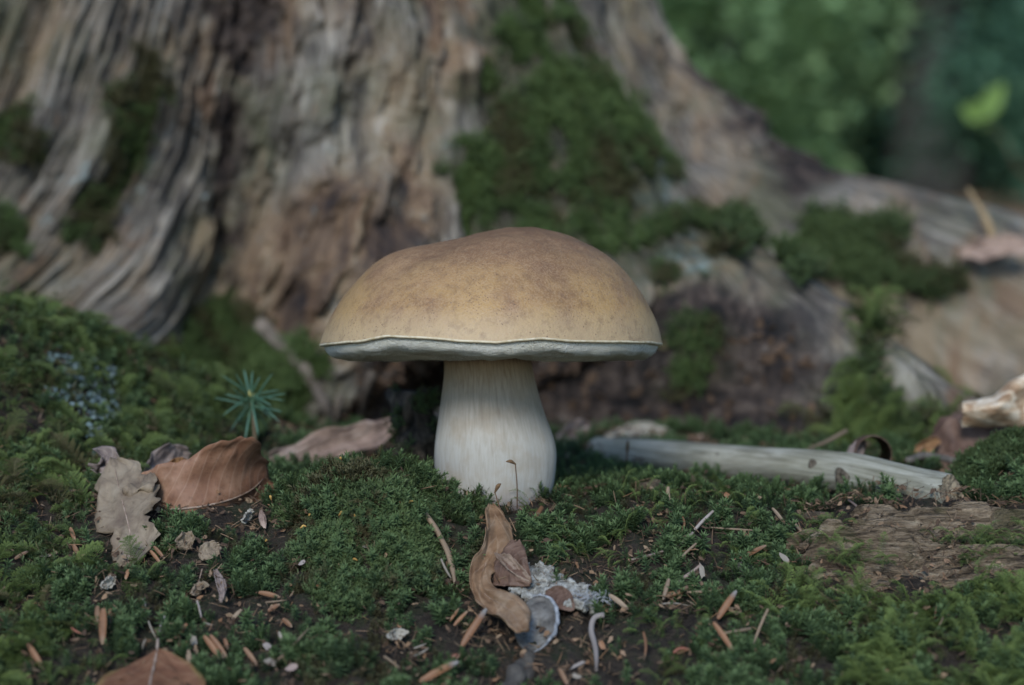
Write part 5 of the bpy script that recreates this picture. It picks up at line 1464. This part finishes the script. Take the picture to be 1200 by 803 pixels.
k = mound(x, y) & (rng.uniform(size=len(x)) < 0.07) & ~lich
xa, ya = x[k], y[k]
dn = gn(xa, ya)
scatter('feather_moss_mound', np.column_stack([xa, ya, gz(xa, ya) + 0.25]), dn, feat, 0.3 + 0.35 * rng.uniform(size=len(xa)), np.clip(0.35 + 0.5 * fbm(xa * 0.5, ya * 0.5, 0, 3, 581), 0, 1), 'feathery moss fronds trailing over the left mound', spin=np.radians(rng.uniform(-150, -20, len(xa))))
# bluish lichen flakes on the mound
lm = fine_mat('lichen_flakes', [(0.0, (0.05, 0.08, 0.07)), (0.5, (0.09, 0.13, 0.125)), (1.0, (0.16, 0.205, 0.21))])
def flake(seed):
    V, Fl, U = litter_mesh('chip', seed)
    return bpy.data.objects.new('flake', mesh_of('flake', V * np.array([.34, .28, .10]), Fl, lm, False))
k = lich & (rng.uniform(size=len(x)) < 0.5)
xa, ya = x[k], y[k]
scatter('lichen_flakes', np.column_stack([xa, ya, gz(xa, ya) + rng.uniform(0.15, 0.6, len(xa))]), gn(xa, ya), [flake(3), flake(4), flake(8)], rng.uniform(.5, 1.2, len(xa)), rng.uniform(0, 1, len(xa)), 'pale bluish lichen flakes on the left mound', 'lichen', tilt=1.4)
# feathery moss at the right in front
x, y = fieldpts(60000, 3, 28, -27, -7)
k = rightfront(x, y) & (rng.uniform(size=len(x)) < 0.26) & (fbm(x * 0.6, y * 0.6, 0, 3, 591) > -0.2)
xa, ya = x[k], y[k]
ca = fbm(xa * 0.55, ya * 0.55, 0, 3, 595)
scatter('feather_moss', np.column_stack([xa, ya, gz(xa, ya) - 0.05 + 0.25 * np.clip(ca, 0, 1)]), gn(xa, ya), feat, 0.30 + 0.45 * rng.uniform(size=len(xa)) * np.clip(0.7 + ca, 0.3, 1.2), np.clip(0.5 + 0.7 * ca + rng.normal(size=len(xa)) * .15, 0, 1), 'bright feathery moss fronds spreading at the lower right')
x, y = fieldpts(40000, -8, 12, -18, 3)
k = (fbm(x * 0.35, y * 0.35, 0, 3, 601) > 0.25) & (rng.uniform(size=len(x)) < 0.045) & (x > 0.5)
xa, ya = x[k], y[k]
scatter('feather_moss_patch', np.column_stack([xa, ya, gz(xa, ya) + 0.15]), gn(xa, ya), feat, 0.25 + 0.25 * rng.uniform(size=len(xa)), rng.uniform(0.2, 1, len(xa)), 'light green feathery moss sprigs between mushroom and log')
# moss on the log and cushion at its right end
x = rng.uniform(11, 27, 5000); y = rng.uniform(-8, -3, 5000)
nlog = fbm(x * 0.4, y * 0.7, 0, 3, 611)
k = ((nlog > 0.42) | ((x > 17.5) & (y < -5.2) & (nlog > 0.0))) & (y < -4.0)
x, y = x[k][:420], y[k][:420]
zl = np.where(y + 0.03 * (x - 11) < -6.3, -1.5, np.where(y + 0.05 * (x - 11) < -4.5, -0.95, -0.4))
scatter('log_moss', np.column_stack([x, y, zl]), np.tile([0, -0.4, 1.0], (len(x), 1)), feat + hair, 0.28 + 0.3 * rng.uniform(size=len(x)), rng.uniform(.3, 1, len(x)), 'bright moss sprigs growing over the rotten log')
cx_, cy_ = at(1172, 600, 77)[0], 2.0
a = rng.uniform(0, 2 * np.pi, 900); r = 2.0 * np.sqrt(rng.uniform(size=900))
x, y = cx_ + r * np.cos(a), cy_ + r * np.sin(a) * 0.8
zc = gz(x, y) + 0.2 + 0.6 * np.sqrt(np.clip(1 - (r / 2.05) ** 2, 0, 1))
scatter('moss_cushion', np.column_stack([x, y, zc]), unit(np.stack([np.cos(a) * r * 0.35, np.sin(a) * r * 0.35, np.ones(900)], 1)), hair, 0.55 + 0.3 * rng.uniform(size=900), rng.uniform(.3, .9, 900), 'round green moss cushion behind the log at right edge')
# moss on the stump
def stump_moss(name, label, cond, n, shoots, s0, s1, lift=0.0, tb=0.4):
    k = np.where(cond & (m_moss > 0.5))[0]
    wgt = np.ones(len(k))
    k = rng.choice(k, min(n, len(k)), replace=False)
    P = SV[k] + SN[k] * lift + rng.normal(size=(len(k), 3)) * 0.12
    nb = unit(SN[k] + np.array([0, 0, 0.35]))
    tn = np.clip(tb + 1.0 * fbm(P[:, 0] * 0.35, P[:, 1] * 0.35, P[:, 2] * 0.35, 3, 621) + rng.normal(size=len(k)) * .12, 0, 1)
    scatter(name, P, nb, shoots, s0 + (s1 - s0) * rng.uniform(size=len(k)), tn, label, tilt=0.6)
up_ = (spy < 345) & (spx > 480) & (spx < 850)
lf_ = (spx < 480) & (spy < 340)
ll_ = (spx < 480) & (spy >= 340)
r1_ = (spx > 850) & (spy < 350)
r2_ = (spx > 900) & (spy >= 350)
rc_ = (spx > 700) & (spx <= 900) & (spy >= 345)
stump_moss('stump_moss', 'thick dark green moss on the stump face above the mushroom', up_ & (fbm(SV[:, 0] * 0.4, SV[:, 1] * 0.4, SV[:, 2] * 0.4, 3, 631) > -0.17 + 0.30 * (spx < 600)), 4600, hair_s, 0.9, 1.5, tb=0.45)
stump_moss('stump_moss', 'thin green moss streaks on the upper left of the stump', lf_, 900, hair_s, 0.8, 1.2, tb=0.3)
stump_moss('stump_moss', 'dark moss on the stump foot around the seedling', ll_, 3600, hair_s, 1.0, 1.5, tb=0.35)
stump_moss('stump_moss', 'bright moss tuft perched on the great root at right', r1_, 1300, hair, 1.5, 2.3, 0.4, tb=0.45)
stump_moss('stump_moss', 'hanging green moss on the root foot behind branch end', r2_, 2600, hair + feat[:1], 1.1, 1.7, tb=0.4)
stump_moss('stump_moss', 'small moss patch in the dark hollow right of the cap', rc_, 500, hair_s, 0.9, 1.3, tb=0.35)

so_ = bpy.data.objects['dead_stub']
sv_ = np.array([v.co for v in so_.data.vertices]) / S + np.array(so_.location) / S
sn_ = np.array([v.normal for v in so_.data.vertices])
k = np.where(fbm(sv_[:, 0] * 0.9, sv_[:, 1] * 0.9, sv_[:, 2] * 0.6, 3, 641) > 0.05)[0]
k = rng.choice(k, min(260, len(k)), replace=False)
scatter('stub_moss', sv_[k], sn_[k], hair_s, rng.uniform(.45, .8, len(k)), rng.uniform(0, .6, len(k)), 'thin dark moss on the decayed stub behind stem')

# ------------------------------------------------------------------ crumbs too small to count
fm = fine_mat('fine_litter', [(0.0, (0.045, 0.028, 0.018)), (0.35, (0.12, 0.075, 0.045)), (0.6, (0.21, 0.145, 0.09)), (0.8, (0.19, 0.10, 0.05)), (1.0, (0.27, 0.23, 0.18))])
def fine_piece(kind, seed, L, wd, th):
    V, Fl, U = litter_mesh(kind, seed)
    me = mesh_of('crumb', V * np.array([L, wd, th]), Fl, fm, False)
    return bpy.data.objects.new('crumb', me)
fp = [fine_piece('chip', 1, .6, .30, .12), fine_piece('chip', 2, .45, .34, .15), fine_piece('needle', 3, 1.1, .05, .05), fine_piece('needle', 4, .8, .045, .045), fine_piece('needle', 5, 1.3, .05, .05), fine_piece('twig', 6, .9, .07, .07), fine_piece('chip', 7, .8, .35, .12)]
x, y = rng.uniform(-28, 28, 46000), rng.uniform(-18, 24, 46000)
k = (np.abs(x) < (y + D0) * 0.281 + 5) & ~stump_front(x, y) & (((x + 0.7) ** 2 + y ** 2) > 6.0)
x, y = x[k], y[k]
k = bare(x, y) | (rng.uniform(size=len(x)) < 0.15) | ~free(x, y)
x, y = x[k], y[k]
nn_ = gn(x, y) + rng.normal(size=(len(x), 3)) * 0.45
scatter('fine_litter', np.column_stack([x, y, gz(x, y) + rng.uniform(0.05, 0.28, len(x)) + 0.30 * (~bare(x, y))]), nn_, fp, rng.uniform(0.15, 0.68, len(x)), 0.9 * rng.uniform(0, 1, len(x)) ** 1.9, 'fine brown crumbs needles and chips strewn through the moss', 'litter')
# rubble under the great root
k = np.where((m_rub > 0.5) & (spy > 380))[0]
k = rng.choice(k, min(1500, len(k)), replace=False)
scatter('rot_crumbs', SV[k] + SN[k] * 0.1, SN[k], fp[:2] + fp[6:], rng.uniform(0.6, 2.0, len(k)), 0.5 * rng.uniform(0, 0.75, len(k)) ** 1.6, 'dark rotten wood crumbs in the hollow under the root', 'rotten wood', tilt=1.2)

# ------------------------------------------------------------------ the forest behind
M['trunk'] = plain('tree_bark', (0.018, 0.019, 0.017), (0.050, 0.050, 0.043), (0.06, 0.06, 0.012) and 0.06, bump=0.9, bd=1.5)
def foliage_mat(name, a, b, c, trans=0.4):
    t = NT(name)
    geo = t.attr('luv'); sp = t.n('SeparateXYZ'); t.t.links.new(geo, sp.inputs[0])
    col = t.ramp(sp.outputs[0], [(0.0, a), (0.6, b), (1.0, c)])
    return t.out(col, 0.5, 0.3, trans=trans)
M['fol'] = foliage_mat('beech_foliage', (0.12, 0.20, 0.09), (0.20, 0.32, 0.14), (0.32, 0.46, 0.21))
M['fol_dark'] = foliage_mat('dark_foliage', (0.06, 0.13, 0.088), (0.105, 0.215, 0.13), (0.16, 0.30, 0.17), 0.5)
M['fol_bright'] = foliage_mat('bright_leaf', (0.22, 0.36, 0.09), (0.26, 0.40, 0.11), (0.30, 0.44, 0.13), 0.5)
def leaf_cloud(centres, per, spread, size, r):
    """leaf-shaped faces gathered round twig ends"""
    n = len(centres) * per
    c = np.repeat(np.asarray(centres), per, 0) + r.normal(size=(n, 3)) * spread
    d = unit(r.normal(size=(n, 3)) * np.array([1, 1, 0.45])); s_ = unit(np.cross(d, r.normal(size=(n, 3)) * 0.5 + Zv))
    L = size * r.uniform(0.6, 1.25, n)[:, None]
    nn = np.cross(s_, d)
    V = np.stack([c, c + d * L * 0.45 + s_ * L * 0.30 + nn * L * .05, c + d * L, c + d * L * 0.45 - s_ * L * 0.30 + nn * L * .05], 1).reshape(-1, 3)
    Fc = np.arange(n * 4).reshape(n, 4)
    U = np.repeat(np.clip(r.normal(size=n) * 0.22 + 0.5, 0, 1), 4)
    return V, Fc, np.column_stack([U, np.zeros(len(U))])
def shrub(label, x, y, w_, h_, mat, nc, per, size, seed):
    x, y, w_, h_, nc, size = x * 1.75, y * 1.75 + 56, w_ * 1.75, h_ * 1.75, int(nc * 1.6), size * 1.15
    r = np.random.default_rng(seed); g0 = float(gz(np.array([x]), np.array([y]))[0])
    o = thing('shrub', (x, y, g0), label, 'shrub', 'shrubs in the forest behind')
    cs_ = []
    for k in range(6):
        a = r.uniform(0, 2 * np.pi); e = np.array([x + math.cos(a) * w_ * r.uniform(.2, .6), y + math.sin(a) * w_ * r.uniform(.2, .6), g0 + h_ * r.uniform(.6, 1)])
        V, Fl, U = tube([(x, y, g0 - 3), (x + (e[0] - x) * .3, y + (e[1] - y) * .3, g0 + h_ * .4), e], [h_ * .012, h_ * .009, h_ * .003], 6, 10)
        obj('stem', V, Fl, M['trunk'], o)
    u = r.normal(size=(nc, 3)); u = unit(u) * (r.uniform(size=(nc, 1)) ** 0.4)
    cs_ = np.array([x, y, g0 + h_ * 0.52]) + u * np.array([w_, w_, h_ * 0.52])
    V, Fc, U = leaf_cloud(cs_, per, w_ * 0.10, size, r)
    obj('foliage', V, Fc, M[mat], o, smooth=False, uv=U)
for a in [('leafy green shrub right beyond the stump edge', 44, 290, 34, 85, 'fol', 90, 26, 7, 1), ('tall pale green shrub farther behind the stump edge', 72, 470, 52, 150, 'fol', 130, 26, 9, 2),
          ('dark bush beyond the far root', 150, 520, 70, 120, 'fol_dark', 150, 30, 9, 3), ('dark broad bush at the right edge far behind', 230, 600, 90, 160, 'fol_dark', 170, 30, 10, 4),
          ('deep green bush between pale shrub and dark bushes', 130, 760, 100, 190, 'fol_dark', 170, 30, 11, 5), ('low dark bush close behind far root', 128, 330, 42, 48, 'fol_dark', 90, 26, 6, 6),
          ('dark shrub beyond the right frame edge', 215, 380, 60, 90, 'fol_dark', 110, 26, 8, 7), ('green shrub hidden left behind the stump', -160, 420, 80, 150, 'fol', 90, 26, 9, 8), ('dark shrub far right of the clearing', 330, 520, 90, 150, 'fol_dark', 100, 26, 10, 9)]:
    shrub(*a)
def tree(label, x, y, r0, H, seed):
    r = np.random.default_rng(seed); g0 = float(gz(np.array([x]), np.array([y]))[0])
    o = thing('forest_tree', (x, y, g0), label, 'tree', 'trees in the forest behind')
    V, Fl, U = tube([(x, y, g0 - 20), (x + r0 * .2, y, g0 + H * .2), (x - r0 * .2, y, g0 + H * .55), (x + r0 * .5, y, g0 + H)], [r0 * 1.35, r0, r0 * .7, r0 * .12], 14, 40, 0.12, seed)
    tk = obj('trunk', V, Fl, M['trunk'], o)
    ends = []
    for k in range(9):
        a = k * 2.4 + r.uniform(-.3, .3); z0 = g0 + H * (0.42 + 0.5 * k / 9); L = H * 0.24 * (1.15 - 0.6 * k / 9)
        e = np.array([x + math.cos(a) * L, y + math.sin(a) * L, z0 + L * 0.5])
        V, Fl, U = tube([(x, y, z0), (x + math.cos(a) * L * .5, y + math.sin(a) * L * .5, z0 + L * .32), e], [r0 * .28, r0 * .16, r0 * .05], 6, 10)
        obj('limb', V, Fl, M['trunk'], tk)
        for q in np.linspace(0.35, 1.05, 9): ends.append(np.array([x, y, z0]) * (1 - q) + e * q + r.normal(size=3) * H * 0.035)
    V, Fc, U = leaf_cloud(ends, 30, H * 0.04, 16, r)
    obj('crown', V, Fc, M['fol'], o, smooth=False, uv=U)
for a in [('grey trunk of forest tree just right of stump edge', 115, 1000, 13, 1150, 1), ('slim forest tree behind the pale shrub', 95, 720, 6, 800, 2), ('broad forest tree trunk behind dark bushes', 222, 900, 17, 1300, 3), ('forest tree at far right behind bushes', 330, 1150, 16, 1300, 4),
          ('distant forest tree between two nearer trunks', 215, 1500, 15, 1400, 5), ('forest tree hidden left behind stump', -260, 900, 16, 1300, 6), ('thin forest tree at the right frame edge', 262, 760, 7, 900, 7)]:
    tree(*a)
# the wood that closes the view reads as one mass
r = np.random.default_rng(77)
cs_ = []
for k in range(900):
    a = math.radians(r.uniform(-75, 100)); R_ = r.uniform(1500, 2600)
    zc_ = 120 + 1150 * r.uniform() ** 0.9
    if 4.0 < math.degrees(a) < 9.0 and zc_ / R_ > 0.135 and r.uniform() < 0.7: continue
    cs_.append((R_ * math.sin(a), R_ * math.cos(a), zc_))
for k in range(320):
    a = math.radians(r.uniform(-20, 45)); R_ = r.uniform(1400, 2400)
    cs_.append((R_ * math.sin(a), R_ * math.cos(a), R_ * r.uniform(0.07, 0.16)))
V, Fc, U = leaf_cloud(cs_, 46, 62, 42, r)
fw = obj('distant_wood', V, Fc, M['fol_dark'], smooth=False, uv=U, base=(0, 2000, 0))
tag(fw, 'dark green wood closing the view behind the stump', 'wood', kind='stuff')
# bright sprig hanging in the gap at the upper right
sp_ = thing('leaf_sprig', at(1150, 170, 330), 'bright yellow green leaf sprig in front of dark forest', 'sprig')
st0 = at(1215, 215, 338); st1 = at(1178, 165, 333); st2 = at(1150, 140, 330)
V, Fl, U = tube([(st0[0] + 30, st0[1] + 8, float(gz(np.array([st0[0] + 30]), np.array([st0[1] + 8]))[0])), st0, st1, st2], [0.25, 0.18, 0.12, 0.08], 6, 24)
obj('stem', V, Fl, M['seed_stem'], sp_)
for (a_, b_, W_) in ((st2, at(1176, 97, 329), 2.1), (st2, at(1126, 126, 329.3), 2.0), (at(1160, 148, 330.7), at(1152, 150, 327.5), 1.5)):
    V, Fc, U, P = blade([a_, (a_ + b_) / 2 + Zv * 0.4, b_], rep((0.8, -0.5, 0.3), 3), rep((-0.8, -0.3, -0.3), 3), W_, oval, (0.2, 0.2), 0.1, 20, 10, 5)
    U2 = np.column_stack([np.full(len(V), 0.6), np.zeros(len(V))])
    lf = obj('leaf', V, Fc, M['fol_bright'], sp_, uv=U2)
    so = lf.modifiers.new('thickness', 'SOLIDIFY'); so.thickness = 0.04 * S
